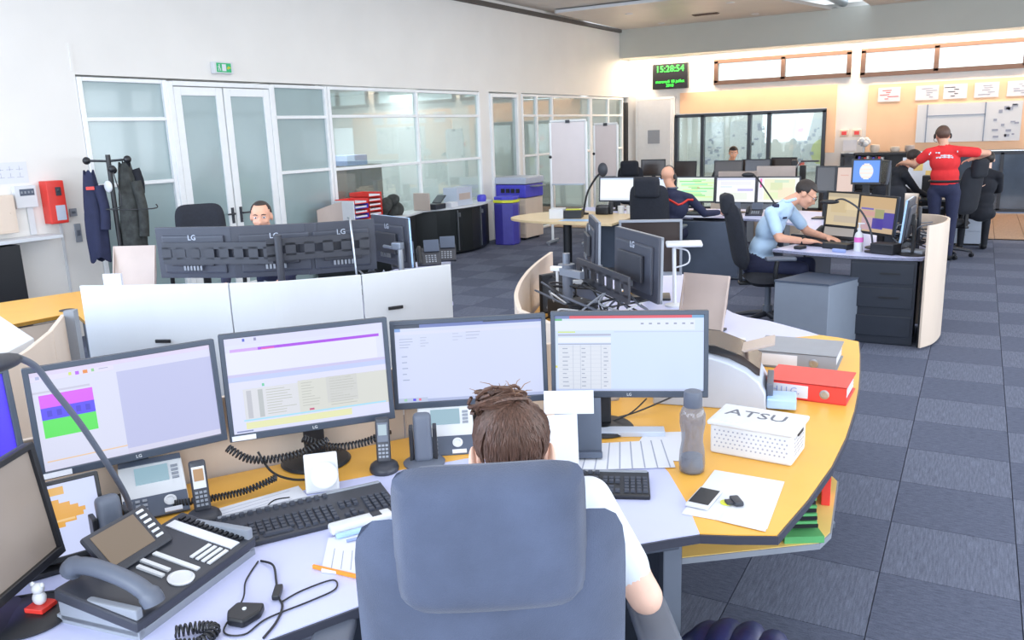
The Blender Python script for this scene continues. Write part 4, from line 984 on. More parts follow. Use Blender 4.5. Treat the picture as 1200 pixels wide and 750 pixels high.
# white perforated basket with lid and lettering
t = thing('storage_basket', 'white perforated lidded plastic basket marked in black on the yellow desk', 'basket', (-.585, 2.70, ZT), -.06)
b = MB(); w_, d_, h_ = .285, .19, .105
b.box((0, 0, h_ / 2), (w_ - .01, d_ - .01, h_), bev=.012, seg=3); obj('body', b, 'white', t)
b = MB()
for c in range(16):
    for r_ in range(5):
        x = -.12 + c * .0155 + (r_ % 2) * .0075; b.cyl((x, -d_ / 2 + .006, .03 + r_ * .014), (x, -d_ / 2 + .0038, .03 + r_ * .014), .0032, n=6)
for r_ in range(5):
    for c in range(8): y = -.06 + c * .0155; b.cyl((w_ / 2 - .006, y, .03 + r_ * .014), (w_ / 2 - .0038, y, .03 + r_ * .014), .0032, n=6)
obj('perforation', b, 'inkgrey', t, kind='stuff')
b = MB(); b.box((0, 0, h_ + .006), (w_ + .008, d_ + .008, .016), bev=.007, seg=3); b.box((0, 0, h_ + .014), (w_ - .02, d_ - .02, .004), bev=.0015, seg=1); lid = obj('lid', b, 'white', t)
b = MB(); b.text('ATSU', .085, Tm(-.01, .01, h_ + .0165, 0), .0004); obj('lettering', b, 'midgrey', lid)
b = MB(); b.box((w_ / 2 - .003, 0, h_ - .012), (.006, .06, .012)); obj('handle_slot', b, 'ink', t)
# binders lying down
def binder(label, loc, rz, col, txt, w=.31, d=.28, th=.075, spine_ring='steel'):
    t = thing('ring_binder', label, 'binder', loc, rz)
    b = MB(); b.box((0, 0, .002), (w, d, .004)); b.box((0, 0, th - .002), (w, d, .004)); b.box((0, -d / 2 + .002, th / 2), (w, .004, th)); obj('cover', b, col, t)
    b = MB()
    for k in range(9): b.box((.0 + .002 * (k % 2), .006, .010 + k * .0062), (w - .02, d - .02, .0055))
    obj('page_block', b, 'paper', t, kind='stuff')
    b = MB(); b.box((-w * .22, -d / 2 - .0008, th / 2), (w * .52, .0016, th * .72)); lb = obj('spine_label', b, 'paper', t)
    if txt: b = MB(); b.text(txt, .04, Tm(-w * .24, -d / 2 - .0022, th / 2, 0, PI / 2), .0004); obj('lettering', b, 'inkblue', lb)
    b = MB(); b.lathe([(.018, 0), (.019, .002), (.012, .003), (.011, .001)], (w * .24, -d / 2 - .0005, th / 2), 24, Matrix.Rotation(PI / 2, 4, 'X')); obj('finger_ring', b, spine_ring, t)
    return t
binder('red ring binder lying flat with a white handwritten spine label', (-.535, 3.42, ZT), -.02, 'redbind', 'H.U.G.', .315, .24, .072)
binder('grey ring binder lying flat beyond the red one', (-.665, 3.88, ZT), .03, 'grey', None, .36, .30, .075)
# fax / printer
t = thing('desk_printer', 'light grey desktop fax machine with dark cover beside the red title bar monitor', 'printer', (-.85, 3.22, ZT), -1.38)
def side_prism(b, prof, x0, x1):
    """profile in the y-z plane extruded along x"""
    A = [b.bm.verts.new((x0, y, z)) for y, z in prof]; B = [b.bm.verts.new((x1, y, z)) for y, z in prof]; n = len(prof)
    b.bm.faces.new(A[::-1]); b.bm.faces.new(B)
    for i in range(n): b.bm.faces.new((A[i], A[(i + 1) % n], B[(i + 1) % n], B[i]))
    b._fin(A + B)
prof = [(-.26, 0), (-.26, .215), (-.16, .222), (-.06, .212), (.03, .188), (.10, .155), (.15, .115), (.175, .07), (.18, 0)]
b = MB(); side_prism(b, prof, -.15, .15); obj('body', b, 'whiteped', t, smooth=35, bev=.006)
b = MB(Tm(0, 0, .002)); side_prism(b, [(-.22, .226), (-.14, .242), (-.02, .236), (.08, .20), (.15, .15), (.15, .12), (.10, .14), (-.22, .2)], -.17, .08); obj('dark_cover', b, 'screen_off', t, smooth=35)
b = MB(); side_prism(b, [(-.20, .236), (-.14, .248), (-.02, .242), (.06, .214), (.06, .208), (-.2, .226)], .085, .10); obj('cover_rib', b, 'black', t)
b = MB(Tm(-.06, .13, .215, 0, .30)); b.box((0, 0, 0), (.15, .15, .010), bev=.004); obj('document_tray', b, 'beige2', t)
b = MB(); b.box((.0, .19, .05), (.20, .025, .10), bev=.006); obj('side_unit', b, 'midgrey', t)
b = MB(); b.box((.08, .235, .03), (.12, .11, .04), bev=.006); obj('paper_tray', b, 'skyblue', t)
b = MB(); b.box((0, 0, 0), (.30, .21, .006)); b.box((.01, .01, .006), (.29, .20, .005), .05)
lone('document_pile', b, 'paper', 'loose papers and a plastic sleeve lying on the fax machine beside the grey binder', 'papers', (-1.02, 3.66, ZT + .10), .2)
# wrinkle-flat papers
def sheet(label, pts, z=ZT + .001, th=.0012, m='paper', rows=0, name='paper_sheet', cat='paper', col='inkgrey', grp=None, stripes=0, tone='inkgrey'):
    cx = sum(p[0] for p in pts) / len(pts); cy = sum(p[1] for p in pts) / len(pts)
    t = thing(name, label, cat, (cx, cy, z), group=grp)
    b = MB(); b.prism([(x - cx, y - cy) for x, y in pts], 0, th); obj('sheet', b, m, t)
    if rows:
        p = [Vector((x - cx, y - cy, th + .0002)) for x, y in pts]
        b = MB(); rnd = random.Random(len(label))
        for k in range(rows):
            f = (k + 1) / (rows + 1); a = p[0].lerp(p[3], f); c = p[1].lerp(p[2], f); g = rnd.uniform(.5, .93)
            a2 = a.lerp(c, .07); c2 = a.lerp(c, g); n = (p[3] - p[0]).normalized() * .0012
            b.quad(a2 - n, c2 - n, c2 + n, a2 + n)
        obj('printed_lines', b, col, t, kind='stuff')
    if stripes:
        p = [Vector((x - cx, y - cy, th + .0003)) for x, y in pts]; b = MB()
        for k in range(stripes):
            f = (k + .6) / stripes; a = p[0].lerp(p[1], f); c = p[3].lerp(p[2], f); n = (p[1] - p[0]).normalized() * .0022
            b.quad(a - n, a + n, c + n, c - n)
        obj('column_rules', b, tone, t, kind='stuff')
    return t
sheet('crumpled white sheet under the smartphone on the yellow desk', [(-.67, 2.13), (-.43, 2.14), (-.45, 2.475), (-.67, 2.475)], rows=0)
sheet('folded lower flap of white paper at the front desk edge', [(-.56, 2.13), (-.43, 2.12), (-.44, 2.19), (-.56, 2.19)], z=ZT + .0025)
sheet('printed table sheets with column lines right of the woman, above the black keyboard', [(-1.08, 2.28), (-.79, 2.44), (-.90, 2.66), (-1.15, 2.50)], rows=0, stripes=8, col='inkgrey', tone='inkgrey', z=ZT + .003)
sheet('plain paper tucked under the printed table sheets, beside the bottle', [(-.96, 2.44), (-.79, 2.50), (-.86, 2.77), (-.99, 2.70)], z=ZT + .0015)
b = MB(); b.box((0, 0, .01), (.30, .06, .02), bev=.003); lone('plastic_sleeve', b, 'whiteped', 'grey plastic tray edge lying behind the printed table sheets', 'tray', (-1.06, 2.66, ZT), .42)
sheet('large white paper with faint print left of the long keyboard', [(-1.80, 1.44), (-1.70, 1.72), (-1.84, 1.80), (-1.97, 1.52)], rows=7)
sheet('white notepad with an orange spine edge under the light blue phone handset', [(-1.24, 1.46), (-1.40, 1.66), (-1.50, 1.56), (-1.40, 1.42)], th=.008, rows=5)
b = MB(); b.box((0, 0, 0), (.20, .006, .010)); lone('pad_edge', b, 'orange', 'thin orange edge strip along the white notepad', 'notepad', (-1.335, 1.435, ZT + .006), .08)
# smartphone, eraser
t = thing('smartphone', 'white smartphone with black screen on the crumpled sheet', 'phone', (-.638, 2.245, ZT + .004), -.05)
b = MB(); b.box((0, 0, .004), (.068, .138, .008), bev=.003); obj('body', b, 'white', t)
b = MB(); b.box((0, .004, .0085), (.060, .108, .001)); obj('screen', b, 'black', t)
b = MB(); b.box((0, 0, .008), (.028, .055, .014), bev=.006); b.box((-.022, .0, .006), (.022, .030, .008), bev=.004); b2 = lone('bicolour_clip', b, 'dark', 'small black clip beside the smartphone', 'clip', (-.545, 2.26, ZT + .003), .6, smooth=50)
b = MB(); b.cyl((0, 0, 0), (0, 0, .003), .018, n=20); lone('yellow_disc', b, 'limeyellow', 'small round yellow disc touching the black clip', 'disc', (-.572, 2.25, ZT + .003))
# card and box behind the head of the woman
t = thing('document_stand', 'dark upright document stand holding white cards right of the head of the woman', 'stand', (-1.12, 2.40, ZT), .45)
b = MB(Tm(0, 0, .0, 0, -.25)); b.box((0, 0, .10), (.16, .008, .20)); b.box((0, -.02, .01), (.16, .05, .02)); obj('back_plate', b, 'slate', t, bev=.002)
b = MB(Tm(0, -.012, .0, 0, -.25)); b.box((-.03, 0, .19), (.17, .002, .08)); obj('card', b, 'paper', t)
b = MB(Tm(-.02, -.10, 0, .1, -.2)); b.box((-.03, 0, .09), (.10, .002, .18)); obj('card', b, 'paper', t)
# white square dish device
t = thing('dish_speaker', 'white square plastic speaker with round dish propped under the purple bar monitor', 'speaker', (-1.735, 1.80, ZT), .75)
b = MB(Tm(0, 0, 0, 0, -.45)); b.box((0, 0, .062), (.105, .016, .125), bev=.006); obj('body', b, 'white', t)
b = MB(Tm(0, -.009, .06, 0, -.45)); b.lathe([(.040, 0), (.041, .003), (.034, .004), (.02, -.001)], (.008, 0, 0), 28, Matrix.Rotation(PI / 2, 4, 'X')); obj('dish', b, 'panel', t, smooth=40)
# cyan handset and pen on the pad
t = thing('phone_handset', 'pale blue and white handset lying on the notepad beside the chair', 'phone', (-1.46, 1.655, ZT + .01), 1.02)
b = MB(); b.box((0, 0, .014), (.185, .045, .024), bev=.010, seg=3); obj('body', b, 'white', t, smooth=50)
b = MB(); b.box((.045, 0, .0265), (.028, .028, .002)); obj('display', b, 'ink', t)
b = MB(); b.box((.0, -.034, .006), (.17, .018, .012), bev=.005); obj('edge_light', b, 'skyblue', t)
b = MB(); b.cyl((-.06, 0, .004), (.065, 0, .004), .004, n=8); b.cyl((.04, 0, .009), (.065, 0, .009), .0015, n=6); lone('pen', b, 'inkblue', 'thin blue and white pen next to the pale handset', 'pen', (-1.40, 1.61, ZT + .010), .95)
# mouse-like headset switch
t = thing('headset_switch', 'small black angular switch box on the lavender desk with a thin cable', 'switch', (-1.425, 1.185, ZT), .35)
b = MB(); b.prism([(-.034, .03), (.034, .034), (.040, .0), (.018, -.046), (-.024, -.040), (-.040, -.008)], 0, .022); obj('body', b, 'black', t, bev=.006)
b = MB(); b.cyl((0, .0, .022), (0, 0, .025), .005, n=12); obj('button', b, 'white', t)
def cable(label, pts, r=.003, m='black', cat='cable', name='cable', n=8): 
    b = MB(); b.tube(spline(pts, n), r, n=8); o = lone(name, b, m, label, cat, (0, 0, 0), smooth=60); return o
z = ZT + .004
cable('thin cable looping from the long keyboard around the black switch box', [(-1.59, 1.385, z), (-1.545, 1.30, z), (-1.47, 1.22, z + .01), (-1.425, 1.12, z), (-1.37, 1.13, z), (-1.37, 1.20, z), (-1.33, 1.30, z), (-1.31, 1.37, z), (-1.345, 1.40, z), (-1.38, 1.33, z), (-1.39, 1.27, z)], .0022)
cable('cable with an inline plug running from the keyboard corner toward the front edge', [(-1.585, 1.39, z), (-1.53, 1.38, z + .006), (-1.475, 1.335, z), (-1.42, 1.285, z), (-1.375, 1.255, z), (-1.34, 1.20, z), (-1.32, 1.14, z)], .003)
b = MB(); b.box((0, 0, 0), (.055, .020, .014), bev=.004); lone('cable_plug', b, 'black', 'black inline plug on the cable right of the switch box', 'plug', (-1.425, 1.29, ZT + .009), -.95)
b = MB(); b.tube(coil([(-1.50, 1.05, .76), (-1.47, 1.09, .757), (-1.43, 1.10, .757), (-1.42, 1.05, .757), (-1.46, 1.02, .757)], .012, 22), .0028, n=6); lone('coiled_cord', b, 'black', 'black coiled cord bunched below the large console phone', 'cord', (0, 0, 0), smooth=60)
# coiled cords under monitors
b = MB(); b.tube(coil([(-1.985, 1.66, .90), (-1.94, 1.70, .855), (-1.88, 1.76, .845), (-1.83, 1.83, .85), (-1.79, 1.90, .87)], .011, 30), .003, n=6); lone('coiled_cord', b, 'black', 'coiled black cord hanging in a swag below the left half of the purple bar monitor', 'cord', (0, 0, 0), smooth=60)
b = MB(); b.tube(coil([(-1.86, 1.86, .88), (-1.80, 1.93, .835), (-1.74, 2.01, .83), (-1.69, 2.07, .85)], .011, 26), .003, n=6); lone('coiled_cord', b, 'black', 'coiled black cord hanging below the right half of the purple bar monitor', 'cord', (0, 0, 0), smooth=60)
cable('black cable dropping from the right corner of the purple bar monitor', [(-1.72, 2.10, .86), (-1.69, 2.10, .84), (-1.68, 2.09, .855)], .003)
b = MB(); b.tube(coil([(-2.06, 1.50, .765), (-1.99, 1.57, .765), (-1.93, 1.66, .765), (-1.87, 1.74, .79)], .009, 34), .003, n=6); lone('coiled_cord', b, 'black', 'long coiled black cord lying along the yellow strip behind the white paper', 'cord', (0, 0, 0), smooth=60)
cable('straight black cable hanging from the purple bar monitor to the long keyboard', [(-1.93, 1.73, .87), (-1.90, 1.75, .80), (-1.86, 1.80, .76), (-1.80, 1.86, .75)], .004)
cable('thin cable from the white dish speaker to the long keyboard', [(-1.80, 1.72, z), (-1.83, 1.68, z), (-1.80, 1.62, z), (-1.74, 1.62, z + .015)], .002)
cable('black cable sagging from behind the bottle to the red bar monitor base', [(-.98, 3.02, .79), (-1.10, 2.86, .75), (-1.20, 2.72, .745), (-1.27, 2.60, .745)], .0035)
cable('second thin black cable under the red bar monitor', [(-1.02, 2.80, .84), (-1.08, 2.76, .78), (-1.18, 2.68, .745), (-1.26, 2.56, .745)], .003)
cable('black cable draped across the desk behind the console phone', [(-2.05, .95, z), (-1.98, 1.02, z), (-1.90, 1.08, z + .01), (-1.93, 1.20, z), (-2.05, 1.28, z), (-2.1, 1.36, z)], .004)
cable('thin black cable along the yellow strip behind the tablet', [(-2.15, 1.0, z), (-2.10, 1.18, z), (-2.03, 1.26, z), (-1.97, 1.33, z)], .0035)
cable('headset cable trailing from the ear of the woman to the black keyboard', [(-.80, 1.64, 1.06), (-.80, 1.80, .90), (-.90, 2.0, .78), (-.98, 2.08, z)], .0022)
# gooseneck lamp
t = thing('gooseneck_microphone', 'black gooseneck desk lamp arching over the magenta block monitor', 'lamp', (-2.11, 1.39, ZT))
b = MB(); b.lathe([(.05, 0), (.052, .01), (.03, .02)], n=24); obj('base', b, 'black', t, smooth=40)
b = MB(); b.tube(spline([(-2.11, 1.39, .75), (-2.10, 1.37, .85), (-2.08, 1.27, 1.08), (-2.055, 1.19, 1.22), (-2.03, 1.14, 1.30), (-2.0, 1.08, 1.345)], 8), .0085, n=10); obj('gooseneck', b, 'midgrey', t, world=True, smooth=60)
b = MB(Tm(-1.985, 1.02, 1.345, 1.95, 0, .1)); b.ell((0, 0, 0), (.085, .038, .022)); obj('lamp_head', b, 'dark', t, world=True, smooth=60)
# dark disc with red and white figurine
t = thing('disc_stand', 'black round stand disc at the lower left corner of the desk', 'stand', (-1.90, .95, ZT))
b = MB(); b.lathe([(.095, 0), (.10, .006), (.09, .012), (.03, .016)], n=40); obj('disc', b, 'black', t, smooth=40)
t = thing('figurine', 'tiny white figurine on a red square plinth standing on the black disc', 'figurine', (-1.885, .975, ZT + .016), .3)
b = MB(); b.box((0, 0, .006), (.05, .05, .012), bev=.002); obj('plinth', b, 'red', t)
b = MB(); b.ell((0, 0, .028), (.017, .014, .018)); b.ell((0, 0, .052), (.015, .014, .014)); b.ell((-.013, 0, .062), (.006, .005, .007)); b.ell((.013, 0, .062), (.006, .005, .007)); obj('figure', b, 'white', t, smooth=60)
# undershelf contents
t = thing('card_box', 'green and black card box on the shelf under the yellow desk corner', 'box', (-.455, 2.70, .48), .5)
b = MB(); b.box((0, 0, .012), (.13, .22, .024)); obj('green_sheet', b, 'green', t)
for k in range(4):
    b = MB(); b.box((.0 - k * .002, .02, .04 + k * .028), (.115 - k * .004, .18, .012)); obj('black_layer', b, 'black', t); b = MB(); b.box((0, .02, .052 + k * .028), (.11 - k * .004, .175, .010)); obj('green_layer', b, 'green', t)
b = MB(); b.box((0, 0, .06), (.03, .12, .12), bev=.003); lone('red_folder', b, 'redbind', 'small red folder standing on the under shelf beside the green box', 'folder', (-.395, 2.98, .48), .15)
# armchair jacket
t = thing('padded_jacket', 'navy quilted jacket bundled on a stool at the bottom edge', 'jacket', (-.47, 2.07, 0))
b = MB(); b.cyl((0, 0, 0), (0, 0, .26), .14, n=24); obj('stool', b, 'black', t)
b = MB()
rnd = random.Random(4)
for k in range(7):
    a = -1.5 + k * .5; b.ell((.05 * math.sin(a) * 2.6, -.02 + .04 * math.cos(a), .31 + .05 * math.cos(a * .9)), (.062, .15, .075), Matrix.Rotation(a * .35, 4, 'Y'), 16, 12)
for k in range(6): b.ell((-.15 + k * .06, -.13, .20), (.045, .03, .13), n=12)
obj('quilting', b, 'nylon', t, smooth=70)
# ================================================================ LEFT WALL ITEMS
def onwall(s, z, d=0): return ML @ Matrix.Translation((s, -d, z)) @ Matrix.Rotation(0, 4, 'Z')
def wthing(name, label, cat, s, z, d=0, group=None):
    p = ML @ Vector((s, -d, z)); return thing(name, label, cat, p, WA, group)
# local frame: +x along wall, -y into the room
t = wthing('exit_sign', 'green and white emergency exit sign above the frosted double door', 'sign', 1.86, 2.655)
b = MB(); b.box((0, -.03, 0), (.27, .06, .13), bev=.008); obj('housing', b, 'white', t)
gm = mat('exit_green', '1f8f5c', .4, emit='1f8f5c', es=.5, var=0)
b = MB(); b.box((.0, -.062, 0), (.20, .004, .10)); obj('face', b, gm, t)
b = MB(); b.box((.0, -.065, 0), (.055, .002, .075)); obj('door_symbol', b, 'paper', t)
b = MB(); b.ell((-.065, -.066, .028), (.008, .002, .008), n=8, m=6); b.box((-.065, -.066, .004), (.012, .002, .03)); b.box((-.076, -.066, -.024), (.008, .002, .03)); b.box((-.052, -.066, -.022), (.008, .002, .026)); b.box((-.08, -.066, .006), (.02, .002, .006)); obj('running_figure', b, 'paper', t)
b = MB(); b.prism([(.045, -.066), (.09, -.066), (.09, -.064), (.045, -.064)], -.006, .006); b.box((.06, -.065, 0), (.02, .002, .035), R=Matrix.Rotation(PI / 4, 4, 'Y')); obj('arrow', b, 'limeyellow', t)
t = wthing('fire_phone_cabinet', 'tall narrow red emergency box on the near left wall', 'alarm box', -.30, 1.14)
b = MB(); b.box((0, -.06, .20), (.17, .12, .40), bev=.01); obj('body', b, 'red', t)
b = MB(); b.box((.02, -.122, .10), (.09, .004, .14)); obj('instruction_card', b, 'whiteped', t)
b = MB(); b.box((.02, -.125, .30), (.05, .012, .08), bev=.004); b.ell((.02, -.13, .31), (.014, .008, .02)); obj('lock', b, 'dark', t)
t = wthing('intercom_panel', 'white wall intercom with small dark display left of the red box', 'intercom', -.54, 1.32)
b = MB(); b.box((0, -.025, .09), (.20, .05, .20), bev=.006); obj('body', b, 'white', t); b = MB(); b.box((.01, -.052, .13), (.13, .004, .06)); obj('display', b, 'slate', t)
b = MB()
for k in range(4): b.box((-.04 + k * .032, -.056, .13), (.015, .004, .02))
obj('indicator', b, 'grey', t, kind='stuff')
b = MB(); b.box((.03, -.012, -.13), (.055, .02, .27)); obj('cable_duct', b, 'white', t)
t = wthing('beige_wall_box', 'beige wall cabinet at the far left edge above the counter', 'wall box', -.86, 1.10)
b = MB(); b.box((0, -.05, .17), (.36, .10, .34), bev=.006); obj('body', b, 'beige', t); b = MB(); b.box((0, -.102, .17), (.32, .004, .30), bev=.001, seg=1); b.cyl((.13, -.102, .18), (.13, -.11, .18), .008, n=10); obj('door', b, 'beige', t)
t = wthing('wall_notice', 'paper floor plan notice pinned above the intercom', 'notice', -.62, 1.56)
b = MB(); b.box((0, -.003, .07), (.30, .004, .19)); obj('sheet', b, 'paper', t); b = MB()
for k in range(6): b.box((-.09 + (k % 3) * .085, -.0055, .03 + (k // 3) * .07), (.06, .001, .003)); b.box((-.09 + (k % 3) * .085, -.0055, .05 + (k // 3) * .06), (.003, .001, .04))
obj('plan_line', b, 'inkgrey', t, kind='stuff')
for s, z, w_, h_, lb in ((-.10, 1.185, .07, .075, 'square grey wall switch right of the red box'), (-.08, .93, .06, .18, 'tall grey wall socket below the square switch')):
    t = wthing('wall_switch', lb, 'switch', s, z); b = MB(); b.box((0, -.008, h_ / 2), (w_, .016, h_), bev=.003); obj('plate', b, 'grey', t); b = MB(); b.box((0, -.018, h_ * .5), (w_ * .5, .006, h_ * .3)); obj('rocker', b, 'midgrey', t)
b = MB(ML); b.box((-.24, -.006, .78), (.022, .014, .72)); struct('trim_8', b, 'white')
# coat rack
t = thing('coat_rack', 'black pole coat rack with ball knobs beside the frosted glazing', 'coat rack', (-7.14, 5.0, 0))
b = MB(); b.cyl((0, 0, 0), (0, 0, 1.76), .022, n=14); obj('pole', b, 'black', t, smooth=40); b = MB(); b.lathe([(.2, 0), (.2, .02), (.03, .04)], n=28); obj('base', b, 'black', t, smooth=40)
for k, (dx, dy, z) in enumerate(((-.18, -.10, 1.70), (.14, .10, 1.70), (-.12, .12, 1.60), (.12, -.06, 1.62))):
    b = MB(); b.cyl((0, 0, z), (dx, dy, z + .01), .011, n=8); b.ell((dx, dy, z + .01), (.036, .036, .036), n=14); obj('hook_arm', b, 'black', t, smooth=50)
b = MB(); b.ell((.06, -.08, 1.47), (.055, .02, .055)); obj('round_tag', b, 'white', t, smooth=50)
b = MB(); b.tube(spline([(.13, -.04, 1.60), (.16, -.02, 1.30), (.05, -.10, 1.26), (.38, .15, 1.25), (.40, .17, 1.29)], 5), .006); lone('coat_hanger', b, 'black', 'thin empty black coat hanger dangling from the coat rack', 'hanger', (-7.14, 4.98, 0))
def garment(label, loc, rz, w, h, m, name='hanging_coat'):
    t = thing(name, label, 'coat', loc, rz)
    b = MB(); N = 20; L = 14
    def f(u, v):
        a = 2 * PI * u; wz = w * (.45 + .55 * min(1, v * 2.2)) * (1 - .25 * max(0, v - .7)); k = 1 + .12 * math.sin(a * 5 + v * 4) + .05 * math.sin(a * 9)
        return Vector((wz / 2 * math.cos(a) * k, .07 * math.sin(a) * k * (.5 + .5 * v), -h * v + .03 * math.sin(a * 3)))
    b.grid(f, N, L); obj('cloth', b, m, t, smooth=70)
    b = MB(); b.tube(spline([(w * .35, -.03, -h * .15), (w * .5, -.05, -h * .4), (w * .42, -.06, -h * .65)], 5), [.05] * 3 + [.045] * 8); obj('sleeve', b, m, t, smooth=70)
    return t
g = garment('dark navy polo shirt with a small red tag hanging left on the coat rack', (-7.27, 4.87, 1.60), .9, .19, .82, 'navy', 'hanging_shirt')
b = MB(); b.box((.0, -.075, -.14), (.07, .006, .03)); obj('red_tag', b, 'red', g)
garment('black and grey coat hanging right on the coat rack', (-7.08, 5.12, 1.66), .9, .22, 1.05, 'olive')
garment('black scarf-like jacket behind the pole of the coat rack', (-7.10, 5.16, 1.68), 1.4, .15, .45, 'blackcloth')
# doc boards
def docboard(label, loc, rz, w=.30, h=.33, m='beige2'):
    t = thing('document_board', label, 'board', loc, rz)
    X = Tm(0, 0, 0, 0, -.28); b = MB(X)
    b.grid(lambda u, v: Vector(((u - .5) * w, .03 * math.sin(PI * v), v * h)), 6, 8); b.grid(lambda u, v: Vector(((u - .5) * w, .03 * math.sin(PI * v) + .006, v * h)), 6, 8)
    b.box((-w / 2, .01, h / 2), (.006, .02, h)); b.box((w / 2, .01, h / 2), (.006, .02, h)); obj('panel', b, m, t, smooth=40)
    b = MB(); b.box((0, .02, .006), (w, .12, .012), bev=.003); obj('foot', b, 'black', t)
    return t
docboard('beige curved document board standing at the left end of the white panels', (-5.12, 3.62, ZT), .45, .30, .42)
b = MB(); b.box((0, 0, .0), (.12, .02, .10)); lone('white_card', b, 'paper', 'small white card in front of the beige document board', 'card', (-4.72, 3.22, 1.0), .4)
docboard('beige curved document board at the right side of the red bar monitor', (-1.27, 4.30, ZT), -.15, .26, .31)
# white desk lamp on middle island
t = thing('desk_lamp', 'slim white desk lamp with a flat head on the middle island', 'lamp', (-1.59, 4.86, ZT))
b = MB(); b.tube(spline([(0, 0, 0), (-.01, .02, .20), (-.02, .04, .36)], 4), .012, n=10); b.tube(spline([(-.02, .04, .36), (.06, .06, .34), (.07, .05, .27), (.0, .02, .24)], 6), .005); obj('stem', b, 'white', t, smooth=60)
b = MB(Tm(.04, .05, .385, .4, .15)); b.box((0, 0, 0), (.22, .09, .022), bev=.01, seg=3); obj('lamp_head', b, 'white', t, smooth=50)
b = MB(); b.lathe([(.06, 0), (.06, .01), (.02, .02)], n=24); obj('base', b, 'white', t, smooth=40)
# speaker and gadgets on middle island
t = thing('desk_speaker', 'grey cylinder and box speaker pair left of the cables on the middle island', 'speaker', (-2.28, 4.75, ZT))
b = MB(); b.cyl((0, 0, 0), (0, 0, .25), .055, n=20); b.cyl((0, 0, .25), (0, 0, .32), .025, n=14); obj('cylinder', b, 'greymetal', t, smooth=40)
b = MB(); b.box((.14, .05, .12), (.14, .12, .24), bev=.01); obj('box', b, 'midgrey', t); b = MB(); b.ell((.12, -.012, .2), (.022, .006, .022)); obj('white_dot', b, 'white', t)
b = MB(); b.box((0, 0, .06), (.26, .20, .12), bev=.01); lone('black_unit', b, 'black', 'squat black electronics box inside the curved beige panel of the middle island', 'box', (-2.02, 4.28, ZT), -.6)
b = MB(); b.box((0, 0, .12), (.03, .2, .24), bev=.004); lone('black_book', b, 'black', 'black upright file leaning on the curved beige panel of the middle island', 'file', (-2.24, 4.47, ZT), -.4)
t = thing('white_bracket', 'white plastic bracket and arm in front of the grey speaker', 'bracket', (-2.15, 4.35, ZT))
b = MB(); b.cyl((0, 0, 0), (0, 0, .28), .008); b.box((0, 0, .29), (.08, .03, .03), bev=.006); b.box((.16, .06, .21), (.20, .03, .02), .5); b.box((.18, .05, .01), (.35, .06, .012), .2); obj('arm', b, 'white', t)
rnd = random.Random(11)
for k, (x, y, lb) in enumerate(((-2.0, 4.3, 'knotted black and white cable bundle under the middle island monitors'), (-1.75, 4.15, 'second cable bundle below the larger monitor back of the middle island'), (-4.2, 4.0, 'cable bundle along the desk below the left monitor backs'), (-3.6, 4.35, 'cable bundle beside the edge-on monitor'), (-.40, 7.75, 'cable tangle behind the edge-on monitor of the man in light blue'))):
    t = thing('cable_bundle', lb, 'cables', (x, y, ZT), group='cable bundles on the desks')
    for j in range(7):
        pts = [(rnd.uniform(-.25, .25), rnd.uniform(-.15, .15), rnd.uniform(.0, .22 if k != 2 else .12) + .01) for _ in range(5)]
        b = MB(); b.tube(spline(pts, 6), .006, n=6); obj('wire', b, ('black', 'black', 'white', 'midgrey', 'midgrey', 'black', 'grey')[j], t, smooth=60)
for i, (x, y, rz, m, s, lb) in enumerate(((-4.55, 4.0, .3, 'white', (.16, .12, .07), 'small white box among cables below the left monitor backs'), (-4.1, 4.3, .5, 'paper', (.2, .14, .06), 'white and orange packet among cables below the middle monitor back'), (-3.75, 4.55, .8, 'midgrey', (.12, .1, .13), 'grey-blue mug-like unit below the third monitor back'), (-3.3, 4.62, .8, 'grey', (.2, .14, .04), 'flat grey unit at the right end of the left island'), (-1.95, 5.15, .2, 'yellow', (.22, .15, .03), 'yellow folder under the cables of the middle island'), (-1.95, 3.95, -.5, 'midgrey', (.2, .2, .05), 'flat grey adapter inside the curved beige panel'))):
    b = MB(); b.box((0, 0, s[2] / 2), s, bev=.006); lone('small_unit', b, m, lb, 'box', (x, y, ZT), rz)
# LED clock on the back wall
t = thing('led_clock', 'black digital clock with green figures on the back wall', 'clock', (-6.10, 18.22, 2.92))
b = MB(); b.box((0, 0, 0), (.80, .12, .54), bev=.01); obj('housing', b, 'black', t)
b = MB(); b.text('15:28:54', .19, Tm(0, -.064, .15, 0, PI / 2), .001); obj('time_figures', b, 'greenglow', t)
b = MB(); b.text('mercredi 18 juillet', .088, Tm(0, -.064, -.115, 0, PI / 2), .001); b.text('2018', .088, Tm(0, -.064, -.20, 0, PI / 2), .001); obj('date_figures', b, 'greenglow', t)
